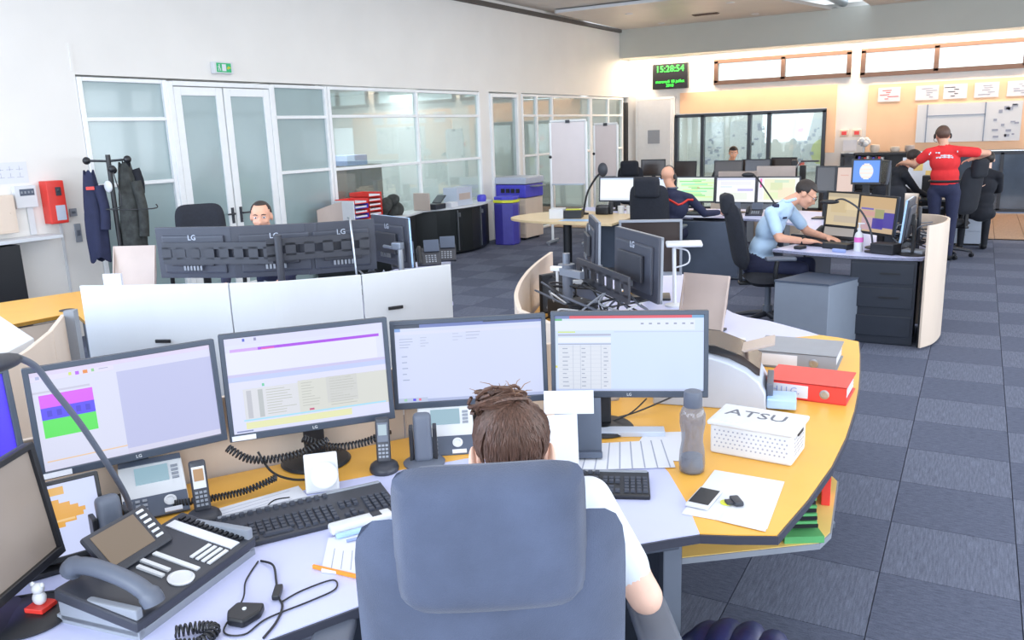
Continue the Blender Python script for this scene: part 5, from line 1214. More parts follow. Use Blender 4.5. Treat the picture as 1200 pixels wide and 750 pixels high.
# whiteboards on the back wall
t = thing('wall_planner', 'large white planning board on the peach panel right of the man in red', 'board', (-.25, 18.25, 1.36))
b = MB(); b.box((0, 0, .36), (1.75, .03, .72)); obj('board', b, 'panel', t)
b = MB(); b.box((-.70, -.018, .36), (.02, .006, .72)); b.box((.28, -.018, .36), (.02, .006, .72)); b.box((-.2, -.018, .50), (.98, .006, .018)); obj('divider', b, 'greymetal', t)
b = MB(); rr = random.Random(3)
for k in range(16): b.box((rr.uniform(.34, .82), -.018, rr.uniform(.06, .66)), (rr.uniform(.03, .1), .003, rr.uniform(.02, .06)))
obj('small_notes', b, 'inkgrey', t, kind='stuff')
for i, (x, lb) in enumerate(((-1.65, 'with red marks, leftmost'), (-.98, 'second from the left'), (-.50, 'with dark symbols, third from the left'), (.02, 'fourth from the left'), (.55, 'fifth from the left'))):
    t = thing('pinned_sheet', 'white sheet %s in the row above the planning board' % lb, 'paper', (x, 18.262, 2.17), group='sheets pinned on the back wall')
    b = MB(); b.box((0, 0, .13), (.40, .008, .27)); obj('sheet', b, 'paper', t)
    b = MB()
    for k in range(5): b.box((rr.uniform(-.1, .1), -.006, .05 + k * .04), (rr.uniform(.06, .2), .002, .012))
    obj('print', b, ('red', 'inkgrey', 'ink', 'inkgrey', 'inkgrey')[i], t, kind='stuff')
t = thing('wall_thermostat', 'pair of small red-edged boxes on the white pillar of the back wall', 'control', (-2.32, 18.25, 1.50))
for x in (-.12, .12): b = MB(); b.box((x, 0, .08), (.17, .05, .15), bev=.02); obj('box', b, 'beige', t); b = MB(); b.box((x, -.03, .08), (.09, .01, .07)); obj('window', b, 'redbind', t)
b = MB(); b.box((0, 0, -.17), (.26, .006, .22)); obj('notice', b, 'paper', t)
# boards and maps inside the map room
for x, wv, lb in ((-5.66, .5, 'white board with scribbles behind the leftmost map room pane'), (-4.85, .85, 'white board with papers behind the second map room pane'), (-3.35, .9, 'wall map with a yellow-green region behind the right map room pane')):
    t = thing('wall_chart', lb, 'chart', (x, 20.2, .7))
    b = MB(); b.box((0, 0, .6), (wv, .02, 1.2)); obj('board', b, 'panel', t)
    b = MB()
    for k in range(14): b.box((rr.uniform(-.4, .4) * wv, -.015, rr.uniform(.2, 1.1)), (rr.uniform(.04, .12), .004, rr.uniform(.02, .1)))
    obj('note', b, 'inkgrey', t, kind='stuff')
    if x > -3.5:
        b = MB(); b.ell((.15, -.012, .45), (.20, .006, .28)); b.ell((.28, -.012, .28), (.18, .006, .14)); obj('map_region', b, mat('map_green', 'c9cf8c', .7), t); b = MB()
        for q in ((-.3, .95), (.3, .95), (-.25, .2)): b.box((q[0], -.012, q[1]), (.14, .004, .10))
        obj('red_note', b, 'redbind', t, kind='stuff')
# low shelf before the peach panel, with things on it
t = thing('low_bookcase', 'low black bookcase in front of the peach panel', 'bookcase', (-1.55, 17.3, 0))
b = MB(); b.box((0, 0, 1.20), (1.1, .4, .04)); b.box((0, .18, .6), (1.1, .03, 1.2)); b.box((-.53, 0, .6), (.03, .4, 1.2)); b.box((.53, 0, .6), (.03, .4, 1.2)); b.box((0, 0, .9), (1.05, .38, .03)); b.box((0, 0, .5), (1.05, .38, .03)); obj('carcass', b, 'black', t)
for i, (x, h, m, lb) in enumerate(((-1.95, .30, 'white', 'white flower-like ornament with orange spots on the low bookcase'), (-1.75, .14, 'beige', 'beige pot on the low bookcase'), (-1.4, .10, 'beige', 'flat pinkish bundle on the low bookcase'), (-1.15, .12, 'beige2', 'brown box at the right end of the low bookcase'))):
    t = thing('shelf_ornament', lb, 'ornament', (x, 17.3, 1.22)); b = MB()
    if i == 0:
        for k in range(6): a = k * 1.05; b.ell((.07 * math.cos(a), .05 * math.sin(a), .20 + .04 * math.sin(a * 2)), (.055, .05, .055), n=10, m=8)
        b.cyl((0, 0, 0), (0, 0, .18), .02, n=8)
    else: b.lathe([(.06, 0), (.09, h * .4), (.08, h), (.05, h * 1.02)], n=14)
    obj('body', b, m, t, smooth=60)
for k in range(9):
    x = -2.0 + k * .05; b = MB(); b.box((0, 0, .12), (.04, .2, .24 - .02 * (k % 3))); lone('shelf_book', b, ('blue', 'dark', 'red', 'white', 'midgrey')[k % 5], ('violet-blue', 'charcoal', 'red', 'white', 'slate', 'second violet-blue', 'second charcoal', 'second red', 'second white')[k] + ' upright file on the middle board of the low bookcase', 'file', (x, 17.25, .915), group='files in the low bookcase')
# rear desk of man in red: tower, papers, green light
b = MB(); b.box((0, 0, .15), (.11, .2, .30), bev=.006); lone('black_speaker', b, 'black', 'upright black speaker on the rear desk between the two men', 'speaker', (-.62, 13.05, ZT))
b = MB(); b.cyl((0, 0, 0), (0, 0, .02), .03, n=16); lone('green_light', b, 'greenglow', 'small glowing green light on the rear desk', 'light', (-.55, 12.75, ZT))
t = thing('poster_stand', 'white papers with yellow marks standing upright on the rear desk', 'papers', (-.76, 13.35, ZT)); b = MB(Tm(0, 0, 0, 0, -.1)); b.box((0, 0, .27), (.42, .01, .54)); obj('sheet', b, 'paper', t)
b = MB(Tm(0, -.007, 0, 0, -.1)); b.box((.0, 0, .4), (.12, .004, .10)); b.box((.14, 0, .3), (.08, .004, .1)); obj('yellow_note', b, 'yellow_pale', t)
# copier and blue bin
t = thing('photocopier', 'grey and purple-blue photocopier by the open doorway', 'copier', (-7.0, 12.75, 0), WA - PI / 2)
b = MB(); b.box((0, 0, .38), (.58, .60, .68), bev=.01); obj('body', b, 'beige', t)
b = MB(); b.box((0, 0, .84), (.60, .62, .22), bev=.015); obj('upper_unit', b, 'blue', t)
b = MB(); b.box((0, 0, 1.02), (.64, .64, .12), bev=.02); obj('lid', b, 'whiteped', t)
b = MB(); 
for k in range(4): b.box((-.15 + k * .1, -.315, .85), (.07, .02, .07), bev=.004)
obj('control', b, 'black', t, kind='stuff')
b = MB(); b.box((.36, 0, .92), (.18, .3, .02), bev=.004); obj('output_tray', b, 'grey', t)
for z in (.18, .36, .54): b = MB(); b.box((0, -.305, z), (.54, .012, .16), bev=.003); d = obj('paper_drawer', b, 'beige', t); b = MB(); b.box((0, -.314, z), (.16, .01, .02)); obj('handle', b, 'dark', d)
b = MB(); 
for x in (-.22, .22):
    for y in (-.22, .22): b.cyl((x - .015, y, .03), (x + .015, y, .03), .03, n=12)
obj('caster', b, 'black', t, kind='stuff')
t = thing('waste_bin', 'tall violet-blue bin with a lime rim in front of the photocopier', 'bin', (-6.83, 11.98, 0), .1)
b = MB(); P0 = [(.20, 0), (.19, .06), (.16, .17), (.02, .2), (-.16, .17), (-.20, .0), (-.17, -.15), (0, -.19), (.17, -.15)]
b.prism(P0, 0, .70); obj('body', b, 'bin_blue', t, bev=.02)
b = MB(); b.prism([(x * 1.05, y * 1.05) for x, y in P0], .70, .745); obj('rim', b, 'limeyellow', t, bev=.006)
b = MB(); b.prism([(x * .98, y * .98) for x, y in P0], .745, .80); obj('lid', b, 'blue', t, bev=.01)
for k, (dx, m) in enumerate(((-.12, 'redbind'), (0, 'whiteped'), (.12, 'navy'))): b = MB(); b.box((0, 0, .05), (.09, .2, .10), bev=.004); lone('supply_box', b, m, ('red', 'white', 'navy')[k] + ' supply box on a ledge seen through the open doorway', 'box', (-7.55, 12.85 + dx, 1.08)) if False else None
t = thing('shelf_ledge', 'white ledge cabinet inside the room behind the doorway', 'cabinet', (-7.9, 13.0, 0)); b = MB(); b.box((0, 0, .52), (.4, .9, 1.04)); obj('body', b, 'panel', t)
for k, m in enumerate(('redbind', 'whiteped', 'navy')): b = MB(); b.box((0, 0, .05), (.16, .11, .10), bev=.004); lone('supply_box', b, m, ('red', 'white', 'navy')[k] + ' supply box on the ledge seen through the doorway', 'box', (-7.8, 12.75 + k * .16, 1.04))
b = MB(); b.box((0, 0, 0), (.02, .30, .38)); lone('picture_frame', b, 'grey', 'grey framed picture on the wall seen through the doorway', 'picture', (-9.6, 15.1, 1.75)) 
# counters: trays, jacket, cartons, reference boards
def tray_stack(label, s, n, cols, d=.26):
    p = ML @ Vector((s, -d, .745)); t = thing('tray_stack', label, 'trays', p, WA)
    for k in range(n):
        b = MB(); z = .062 * k
        b.box((0, 0, z + .006), (.26, .34, .008)); b.box((-.127, 0, z + .03), (.006, .34, .055)); b.box((.127, 0, z + .03), (.006, .34, .055)); b.box((0, .167, z + .03), (.26, .006, .055)); obj('tray', b, cols[k % len(cols)], t)
        b = MB(); b.box((0, -.005, z + .022), (.22, .31, .02)); obj('paper_pile', b, 'paper', t)
    return t
tray_stack('stack of purple and red letter trays with a white side on the dark counter', 3.45, 5, ('redbind', 'blue'), .36)
tray_stack('taller stack of red letter trays next to the purple ones', 3.80, 6, ('redbind', 'red'), .30)
b = MB(); b.box((0, 0, .15), (.02, .34, .30), bev=.004); p = ML @ Vector((3.26, -.40, .745)); lone('white_folder_box', b, 'white', 'upright white file side at the left of the purple letter trays', 'file', p, WA)
t = thing('dark_jacket', 'dark jacket heaped beside the red letter trays on the counter', 'jacket', ML @ Vector((4.22, -.26, .745))); b = MB()
for k in range(9): b.ell((rr.uniform(-.14, .14), rr.uniform(-.18, .22), rr.uniform(.06, .28)), (rr.uniform(.08, .13), rr.uniform(.07, .13), rr.uniform(.06, .12)), Matrix.Rotation(rr.uniform(-1, 1), 4, 'X'), 12, 8)
obj('cloth', b, 'olive', t, smooth=70)
b = MB(); b.grid(lambda u, v: Vector(((u - .5) * .36, .05 * math.sin(PI * u), v * (.30 - .10 * (1 - u)))), 10, 4); b.grid(lambda u, v: Vector(((u - .5) * .36, .05 * math.sin(PI * u) + .02, v * (.30 - .10 * (1 - u)))), 10, 4)
lone('curved_screen_board', b, 'beige2', 'small curved grey board standing at the left end of the near counter', 'board', ML @ Vector((3.12, -.30, .745)), WA - .6)
t = thing('white_carton', 'white cardboard box on the long dark counter', 'box', ML @ Vector((5.95, -.30, .745)), WA); b = MB(); b.box((0, 0, .14), (.42, .26, .28), bev=.004); obj('carton', b, 'whiteped', t); b = MB(); b.box((.0, -.132, .14), (.3, .002, .1)); obj('side_panel', b, 'beige2', t)
b = MB(); b.box((0, 0, .04), (.18, .12, .08), bev=.006); lone('white_tissue_box', b, 'paper', 'small white packet in front of the white cardboard box', 'box', ML @ Vector((5.60, -.42, .745)), WA)
t = thing('black_scanner', 'black folded device with raised flap on the long counter', 'scanner', ML @ Vector((5.30, -.34, .745)), WA); b = MB(); b.box((0, 0, .04), (.26, .2, .08), bev=.01); b.box((.1, 0, .14), (.18, .16, .012), R=Matrix.Rotation(-.6, 4, 'Y')); obj('body', b, 'navycab', t)
b = MB(); b.box((0, 0, .13), (.02, .30, .26), bev=.01); lone('beige_divider', b, 'beige2', 'beige upright divider at the left end of the long counter', 'divider', ML @ Vector((5.02, -.30, .745)), WA)
b = MB(); b.lathe([(.07, 0), (.08, .05), (.07, .10), (.05, .11)], n=18); lone('purple_bowl', b, 'blue', 'small violet-blue tub right of the white cardboard box', 'tub', ML @ Vector((6.62, -.30, .745)), smooth=50)
# mobile whiteboards
def flip(label, x, y, w, h, z1, rz, post=True):
    t = thing('mobile_whiteboard', label, 'whiteboard', (x, y, 0), rz, 'whiteboards on stands')
    b = MB(); b.box((0, 0, z1 - h / 2), (w - .04, .02, h - .04)); obj('board', b, mat('board_face', 'dcd2d2', .25, var=.03, scale=3), t)
    b = MB(); 
    for sx in (-1, 1): b.tube([(sx * w / 2, 0, z1 - .02), (sx * w / 2, 0, .06)], .022, n=10)
    b.tube([(-w / 2, 0, z1), (w / 2, 0, z1)], .02, n=10); obj('frame', b, 'alu', t)
    b = MB(); b.box((0, -.03, z1 - h + .02), (w * .9, .06, .02)); obj('pen_ledge', b, 'steel', t)
    b = MB(); 
    for sx in (-1, 1): b.box((sx * w / 2, 0, .05), (.05, .5, .04), bev=.01); b.cyl((sx * w / 2, -.2, 0), (sx * w / 2, -.2, .04), .02, n=8); b.cyl((sx * w / 2, .2, 0), (sx * w / 2, .2, .04), .02, n=8)
    obj('foot', b, 'grey', t)
    b = MB(); b.box((0, -.02, z1 - .01), (.07, .03, .05), bev=.005); obj('clip', b, 'dark', t)
    b = MB(); b.ell((-w / 2, -.03, z1 - h * .55), (.025, .02, .025)); obj('knob', b, 'black', t)
flip('larger pale pink mobile whiteboard nearer the round end table', -5.78, 12.2, .60, 1.02, 1.98, .12)
flip('narrower mobile whiteboard farther right with rounded corners', -5.72, 13.6, .42, .92, 1.92, .1)
t = thing('bench_table', 'long low table with folded chairs inside the glazed meeting room', 'table', (-8.4, 15.3, 0)); b = MB(); b.box((0, 0, .72), (.8, 2.0, .04)); b.box((0, .9, .35), (.6, .05, .7)); b.box((0, -.9, .35), (.6, .05, .7)); obj('tabletop', b, 'dark', t)
t = thing('office_shelf', 'dark brown shelving unit with a blue topped box inside the glazed office', 'shelf', (-9.0, 10.7, 0)); b = MB(); b.box((0, 0, .7), (.5, .9, 1.4)); obj('carcass', b, mat('brown_shelf', '6a5248', .5), t); b = MB(); b.box((0, -.1, 1.48), (.4, .5, .16)); obj('blue_box', b, 'inkblue', t)
for x, y, lb in ((-9.3, 9.5, 'desk inside the glazed office beside the brown shelf'),): t = thing('office_table', lb, 'desk', (x, y, 0)); b = MB(); b.box((0, 0, .73), (1.3, .8, .03)); b.box((-.6, 0, .36), (.03, .7, .72)); b.box((.6, 0, .36), (.03, .7, .72)); obj('worktop', b, 'slate', t)
# round table things
t = thing('archive_box', 'white and black open file box on the round end table', 'box', (-4.58, 9.52, .742), .3); b = MB(); b.box((-.09, 0, .06), (.18, .26, .12), bev=.004); obj('white_half', b, 'white', t); b = MB(); b.box((.12, 0, .05), (.22, .26, .10), bev=.004); obj('black_half', b, 'black', t); b = MB(); b.box((.12, 0, .105), (.2, .1, .008)); obj('lime_strip', b, 'limeyellow', t)
sheet('light blue papers fanned on the round end table', [(-4.5, 9.15), (-4.1, 9.18), (-4.12, 9.4), (-4.5, 9.38)], z=.7425, m='skyblue')
t = thing('gooseneck_microphone', 'black gooseneck lamp with a round disc head on the round end table', 'lamp', (-4.51, 9.95, .742)); b = MB(); b.lathe([(.07, 0), (.07, .02), (.02, .03)], n=20); obj('base', b, 'black', t)
b = MB(); b.tube(spline([(0, 0, .03), (.06, 0, .28), (.17, 0, .46), (.25, 0, .54)], 5), .014, n=8); obj('stem', b, 'black', t, smooth=60); b = MB(); b.ell((.28, 0, .58), (.07, .025, .09)); obj('lamp_head', b, 'dark', t, smooth=60)
for i, (x, y, m, lb) in enumerate(((-4.25, 10.0, 'black', 'black desk gadgets right of the gooseneck lamp'), (-4.0, 10.15, 'white', 'pair of white cups under the blank white monitor'), (-4.35, 10.25, 'black', 'dark radio handset unit near the gooseneck lamp'))):
    t = thing('desk_gadget', lb, 'gadget', (x, y, .742)); b = MB()
    if i == 1: b.lathe([(.04, 0), (.045, .1), (.035, .1)], (-.06, 0, 0), 14); b.lathe([(.04, 0), (.045, .1), (.035, .1)], (.06, 0, 0), 14)
    else: b.box((0, 0, .05), (.18, .12, .1), bev=.02); b.box((.1, .02, .08), (.05, .05, .16), bev=.015)
    obj('body', b, m, t)
# far gooseneck lamps and desk clutter
t = thing('swing_arm_lamp', 'grey swing-arm lamp with flat dark head before the map room window', 'lamp', (-2.5, 13.05, ZT)); b = MB(); b.cyl((0, 0, 0), (-.02, 0, .28), .015, n=8); b.cyl((-.02, 0, .28), (.18, 0, .53), .012, n=8); obj('arm', b, 'steel', t); b = MB(); b.box((.30, 0, .52), (.26, .08, .025), .0, bev=.01); obj('lamp_head', b, 'dark', t)
t = thing('gooseneck_microphone', 'thin black microphone arm crossing the map monitor of the middle row', 'microphone', (-1.98, 10.1, ZT)); b = MB(); b.tube(spline([(0, 0, 0), (-.12, 0, .18), (-.32, .05, .44), (-.40, .1, .50)], 5), .01, n=6); obj('stem', b, 'black', t, smooth=60); b = MB(); b.ell((-.45, .1, .49), (.08, .02, .03)); obj('head', b, 'black', t, smooth=60)
t = thing('gooseneck_microphone', 'black curved gooseneck lamp arching over the laptop', 'lamp', (-.72, 7.48, ZT)); b = MB(); b.lathe([(.07, 0), (.07, .012), (.02, .02)], n=20); obj('base', b, 'black', t); b = MB(); b.tube(spline([(0, 0, .0), (-.03, .0, .18), (-.12, .05, .34), (-.26, .1, .43), (-.34, .15, .42)], 6), .008, n=8); obj('stem', b, 'dark', t, smooth=60); b = MB(); b.ell((-.39, .16, .405), (.08, .03, .02)); obj('lamp_head', b, 'black', t, smooth=60)
t = thing('sanitizer_bottle', 'white pump bottle with a pink label in front of the purple map monitor', 'bottle', (-.84, 7.50, ZT)); b = MB(); b.lathe([(.034, 0), (.036, .01), (.036, .13), (.028, .155), (.014, .17), (.014, .19)], n=24); obj('body', b, 'white', t, smooth=50)
b = MB(); b.cyl((0, 0, .19), (0, 0, .235), .007, n=10); b.box((.015, 0, .238), (.055, .014, .012), bev=.004); b.cyl((0, 0, .185), (0, 0, .20), .017, n=14); obj('pump', b, 'white', t); b = MB(); b.lathe([(.0365, .08), (.0368, .082), (.0368, .12), (.0365, .122)], n=24); obj('label_band', b, mat('pink', 'e070c0', .5), t)
for i, (x, y, s, m, lb) in enumerate(((-1.02, 7.62, (.24, .12, .05), 'black', 'black console lying between keyboard and pump bottle'), (-.62, 7.42, (.20, .14, .09), 'black', 'black phone base right of the pump bottle'), (-.60, 7.95, (.16, .12, .12), 'dark', 'dark charger block behind the pump bottle'), (-1.35, 8.2, (.3, .2, .05), 'dark', 'dark document tray beyond the keyboard'), (-.40, 7.45, (.18, .12, .04), 'grey', 'grey calculator at the right corner of the desk'), (-.98, 7.40, (.12, .03, .03), 'inkblue', 'thin blue marker near the desk edge'), (-1.32, 7.52, (.07, .10, .03), 'black', 'black mouse near the front edge'))):
    b = MB(); b.box((0, 0, s[2] / 2), s, bev=.01); lone('desk_unit', b, m, lb + ' of the man in light blue', 'device', (x, y, ZT), -.4)
b = MB(); b.box((0, 0, 0), (.30, .20, .004)); lone('white_papers', b, 'paper', 'white papers beside the hands of the man in light blue', 'papers', (-1.15, 8.35, ZT + .004), .3)
t = thing('paper_holder', 'curled beige paper hanging behind the edge-on monitor', 'papers', (-.42, 7.62, .86)); b = MB(); b.grid(lambda u, v: Vector((.07 * math.cos(u * 2.2) - .06, .07 * math.sin(u * 2.2), .16 + v * .2)), 8, 3); b.grid(lambda u, v: Vector((.065 * math.cos(u * 2.2) - .06, .065 * math.sin(u * 2.2), .16 + v * .2)), 8, 3); obj('sheet', b, 'beige', t, smooth=60); b = MB(); b.cyl((.02, .06, -.12), (.02, .06, .25), .018, n=10); obj('post', b, 'dark', t)
for i, (x, y, h, lb) in enumerate(((-4.65, 13.9, .34, 'tall dark bottle shape on the far desk behind the headset man'), (-4.0, 13.4, .26, 'dark desk clutter between the far monitors'), (-2.6, 14.0, .50, 'tall black radio on the far desk near the yellow-green map'), (-2.45, 13.9, .42, 'second black radio on the far desk near the yellow-green map'), (-5.15, 13.5, .24, 'white document box on the far desk left of the headset man'))):
    b = MB(); b.box((0, 0, h / 2), (.09 if i != 4 else .28, .09, h), bev=.012); lone('far_desk_unit', b, 'whiteped' if i == 4 else 'black', lb, 'device', (x, y, ZT))
for k in range(3):
    b = MB(); b.box((0, 0, .12), (.03, .22, .24)); lone('upright_binder', b, ('beige', 'grey', 'whiteped')[k], ('beige', 'grey', 'white')[k] + ' upright file right of the bald head on the far desk', 'file', (-4.2 + k * .06, 13.1, ZT))
# ================================================================ PEOPLE
def seg_dist(P, a, b, ra, rb):
    a = np.array(a); b = np.array(b); d = b - a; L = max(1e-9, d @ d); t = np.clip(((P - a) @ d) / L, 0, 1)
    q = a + t[:, None] * d; return np.linalg.norm(P - q, axis=1) - (ra + (rb - ra) * t)
def ell_dist(P, c, r, R):
    Q = (P - np.array(c)) @ np.array(R.to_3x3()); r = np.array(r); k = np.linalg.norm(Q / r, axis=1)
    return (k - 1) * r.min()
def body(name, prims, mats, parent, voxel=.011, smooth=5, label=None):
    """prims ('c', a, b, ra, rb, mi) tapered limbs and ('e', centre, radii, R, mi) masses, fused into ONE continuous surface"""
    b = MB()
    for p in prims:
        if p[0] == 'c':
            a, q = Vector(p[1]), Vector(p[2]); n = 6; 
            for k in range(n + 1):
                t = k / n; r = p[3] + (p[4] - p[3]) * t
                if k in (0, n): b.ell(a.lerp(q, t), (r, r, r), n=14, m=10)
            if (q - a).length > 1e-4: b.cyl(a, q, p[3], p[4], 14)
        else: b.ell(p[1], p[2], p[3], 20, 14)
    me = bpy.data.meshes.new(name); b.bm.to_mesh(me); b.bm.free()
    o = bpy.data.objects.new(name, me); COL.objects.link(o)
    md = o.modifiers.new('r', 'REMESH'); md.mode = 'VOXEL'; md.voxel_size = voxel
    ms = o.modifiers.new('s', 'SMOOTH'); ms.factor = .5; ms.iterations = smooth
    bpy.context.view_layer.update()
    dg = bpy.context.evaluated_depsgraph_get()
    m2 = bpy.data.meshes.new_from_object(o.evaluated_get(dg)); bpy.data.objects.remove(o); bpy.data.meshes.remove(me)
    n = len(m2.polygons); C = np.zeros(n * 3); m2.polygons.foreach_get('center', C); C = C.reshape(-1, 3)
    D = np.stack([seg_dist(C, p[1], p[2], p[3], p[4]) if p[0] == 'c' else ell_dist(C, p[1], p[2], p[3]) for p in prims])
    mi = np.array([p[-1] for p in prims])[np.argmin(D, axis=0)].astype(np.int32)
    m2.polygons.foreach_set('use_smooth', np.ones(n, dtype=bool))
    m2.materials.clear()
    for m in mats: m2.materials.append(M[m])
    m2.polygons.foreach_set('material_index', mi)
    m2.transform(WM[parent.name].inverted())
    o = bpy.data.objects.new(name, m2); COL.objects.link(o); o.parent = parent; WM[o.name] = WM[parent.name]
    return o
def axes(fwd, up):
    y = Vector(fwd).normalized(); x = y.cross(Vector(up)).normalized(); z = x.cross(y)
    return Matrix(((x.x, y.x, z.x, 0), (x.y, y.y, z.y, 0), (x.z, y.z, z.z, 0), (0, 0, 0, 1)))
def head_prims(c, fwd, up, s=1, mi=0):
    R = axes(fwd, up); X = Matrix.Translation(c) @ R @ Matrix.Scale(s, 4)
    q = lambda x, y, z: tuple(X @ Vector((x, y, z)))
    E = lambda c_, r: ('e', q(*c_), tuple(v * s for v in r), R, mi)
    K = lambda a, b, ra, rb: ('c', q(*a), q(*b), ra * s, rb * s, mi)
    return [E((0, -.018, .035), (.076, .092, .082)), E((0, .03, -.02), (.060, .066, .085)), E((0, .045, -.075), (.042, .045, .038)), E((0, .088, -.098), (.018, .014, .014)),
            K((0, .094, .012), (0, .116, -.028), .009, .014), E((.016, .1, -.030), (.009, .009, .008)), E((-.016, .1, -.030), (.009, .009, .008)), E((0, .083, .03), (.052, .018, .012)),
            E((0, .096, -.056), (.024, .009, .006)), E((0, .094, -.067), (.020, .009, .007)), E((.078, -.012, -.008), (.010, .022, .033)), E((-.078, -.012, -.008), (.010, .022, .033)),
            E((.04, .07, -.025), (.022, .022, .02)), E((-.04, .07, -.025), (.022, .022, .02))], X
def face_bits(X, parent, s=1, iris='hair_dark', glasses=False, brow='hair_dark'):
    for sx in (-1, 1):
        b = MB(X); b.ell((sx * .031, .084, .010), (.0125, .010, .008), n=12, m=8); e = obj('eye', b, 'paper', parent, world=True, smooth=60)
        b = MB(X); b.ell((sx * .031, .0925, .010), (.0055, .003, .0058), n=10, m=6); obj('iris', b, iris, e, world=True, smooth=60)
        b = MB(X); b.tube([(sx * .014, .1, .031), (sx * .03, .099, .036), (sx * .048, .088, .031)], [.003, .004, .002], n=6); obj('eyebrow', b, brow, parent, world=True)
    b = MB(X); b.ell((0, .102, -.0615), (.022, .005, .003), n=10, m=6); obj('mouth', b, mat('lips', 'b06a60', .5), parent, world=True)
    if glasses:
        b = MB(X)
        for sx in (-1, 1):
            b.tube([(sx * .031 + .02 * math.cos(a), .106, .008 + .014 * math.sin(a)) for a in [2 * PI * k / 14 for k in range(15)]], .0018, n=5)
            b.tube([(sx * .05, .105, .012), (sx * .078, .05, .012), (sx * .080, -.005, .010)], .0018, n=5)
        b.tube([(-.011, .107, .012), (.011, .107, .012)], .0018, n=5); obj('spectacles', b, 'black', parent, world=True)
def hair_cap(X, parent, m, zline=.035, front=.055, back=-.055, grow=1.07, rough=.004, seed=0, side=-.02):
    """hair as a displaced shell over the scalp, open at the face"""
    b = MB(X); nu, nv = 40, 24; g = {}
    for i in range(nu):
        for j in range(nv + 1):
            a = 2 * PI * i / nu; t = PI * j / nv * .80
            d = Vector((math.sin(t) * math.cos(a), math.sin(t) * math.sin(a), math.cos(t)))
            p = Vector((0, -.018, .035)) + Vector((d.x * .077, d.y * .094, d.z * .083)) * (grow + rough * 12 * (noise.noise(d * 7 + Vector((seed, 0, 0)))))
            g[i, j] = (b.bm.verts.new(p), p)
    def keep(p):
        f = (p.y + .018) / .094
        lim = zline + .02 if f > .45 else (zline * max(0, f) + side * (1 - max(0, f)) if f > -.25 else back)
        return p.z > lim
    for i in range(nu):
        for j in range(nv):
            q = [g[i, j], g[(i + 1) % nu, j], g[(i + 1) % nu, j + 1], g[i, j + 1]]
            if all(keep(x[1]) for x in q):
                vs = []
                for x in q:
                    if x[0] not in vs: vs.append(x[0])
                try: b.bm.faces.new(vs)
                except ValueError: pass
    bmesh.ops.remove_doubles(b.bm, verts=b.bm.verts[:], dist=1e-5)
    loose = [v for v in b.bm.verts if not v.link_faces]; bmesh.ops.delete(b.bm, geom=loose, context='VERTS')
    for v in b.bm.verts: v.co = X @ v.co
    o = obj('hair', b, m, parent, world=True, smooth=70)
    md = o.modifiers.new('thickness', 'SOLIDIFY'); md.thickness = .008; md.offset = -1
    return o
def headset(X, parent, mic=1):
    b = MB(X); b.tube([(.088 * math.cos(a), -.005, .02 + .108 * math.sin(a)) for a in [PI * k / 12 for k in range(13)]], .005, n=6); o = obj('headset', b, 'black', parent, world=True, smooth=60)
    for sx in (-1, 1):
        b = MB(X); b.ell((sx * .092, -.005, -.005), (.014, .030, .034), n=12); obj('ear_cushion', b, 'black', o, world=True, smooth=60)
    b = MB(X); b.tube(spline([(mic * .095, .0, -.02), (mic * .085, .06, -.055), (mic * .04, .105, -.07)], 5), .003, n=6); obj('microphone_boom', b, 'black', o, world=True, smooth=60)
def hand_prims(w, d, palm_n, side=1, curl=.5, mi=0, s=1.0, spread=.2):
    """wrist point, direction of the fingers, normal of the palm (pointing out of the palm)"""
    d = Vector(d).normalized(); n = Vector(palm_n); n = (n - d * n.dot(d)).normalized(); x = d.cross(n) * side; w = Vector(w); P = []
    R = Matrix(((x.x, d.x, n.x, 0), (x.y, d.y, n.y, 0), (x.z, d.z, n.z, 0), (0, 0, 0, 1)))
    P.append(('e', tuple(w + d * .048 * s), (.040 * s, .052 * s, .016 * s), R, mi)); P.append(('c', tuple(w), tuple(w + d * .03 * s), .025 * s, .026 * s, mi))
    for k, (off, L) in enumerate(((-.030, .068), (-.010, .078), (.011, .073), (.030, .056))):
        a = w + d * .088 * s + x * off * s; dd = (d + x * (off * spread * 10)).normalized()
        m1 = a + (dd * math.cos(curl * .5) + n * math.sin(curl * .5)) * L * .48 * s
        e = m1 + (dd * math.cos(curl * 1.5) + n * math.sin(curl * 1.5)) * L * .52 * s
        P += [('c', tuple(a - dd * .02 * s), tuple(m1), .0095 * s, .0085 * s, mi), ('c', tuple(m1), tuple(e), .0085 * s, .007 * s, mi)]
    a = w + d * .025 * s - x * .030 * s; m1 = a + (d * .75 - x * .6 + n * .3).normalized() * .04 * s; e = m1 + (d * .95 - x * .1 + n * .3).normalized() * .03 * s
    P += [('c', tuple(a), tuple(m1), .012 * s, .010 * s, mi), ('c', tuple(m1), tuple(e), .010 * s, .008 * s, mi)]
    return P
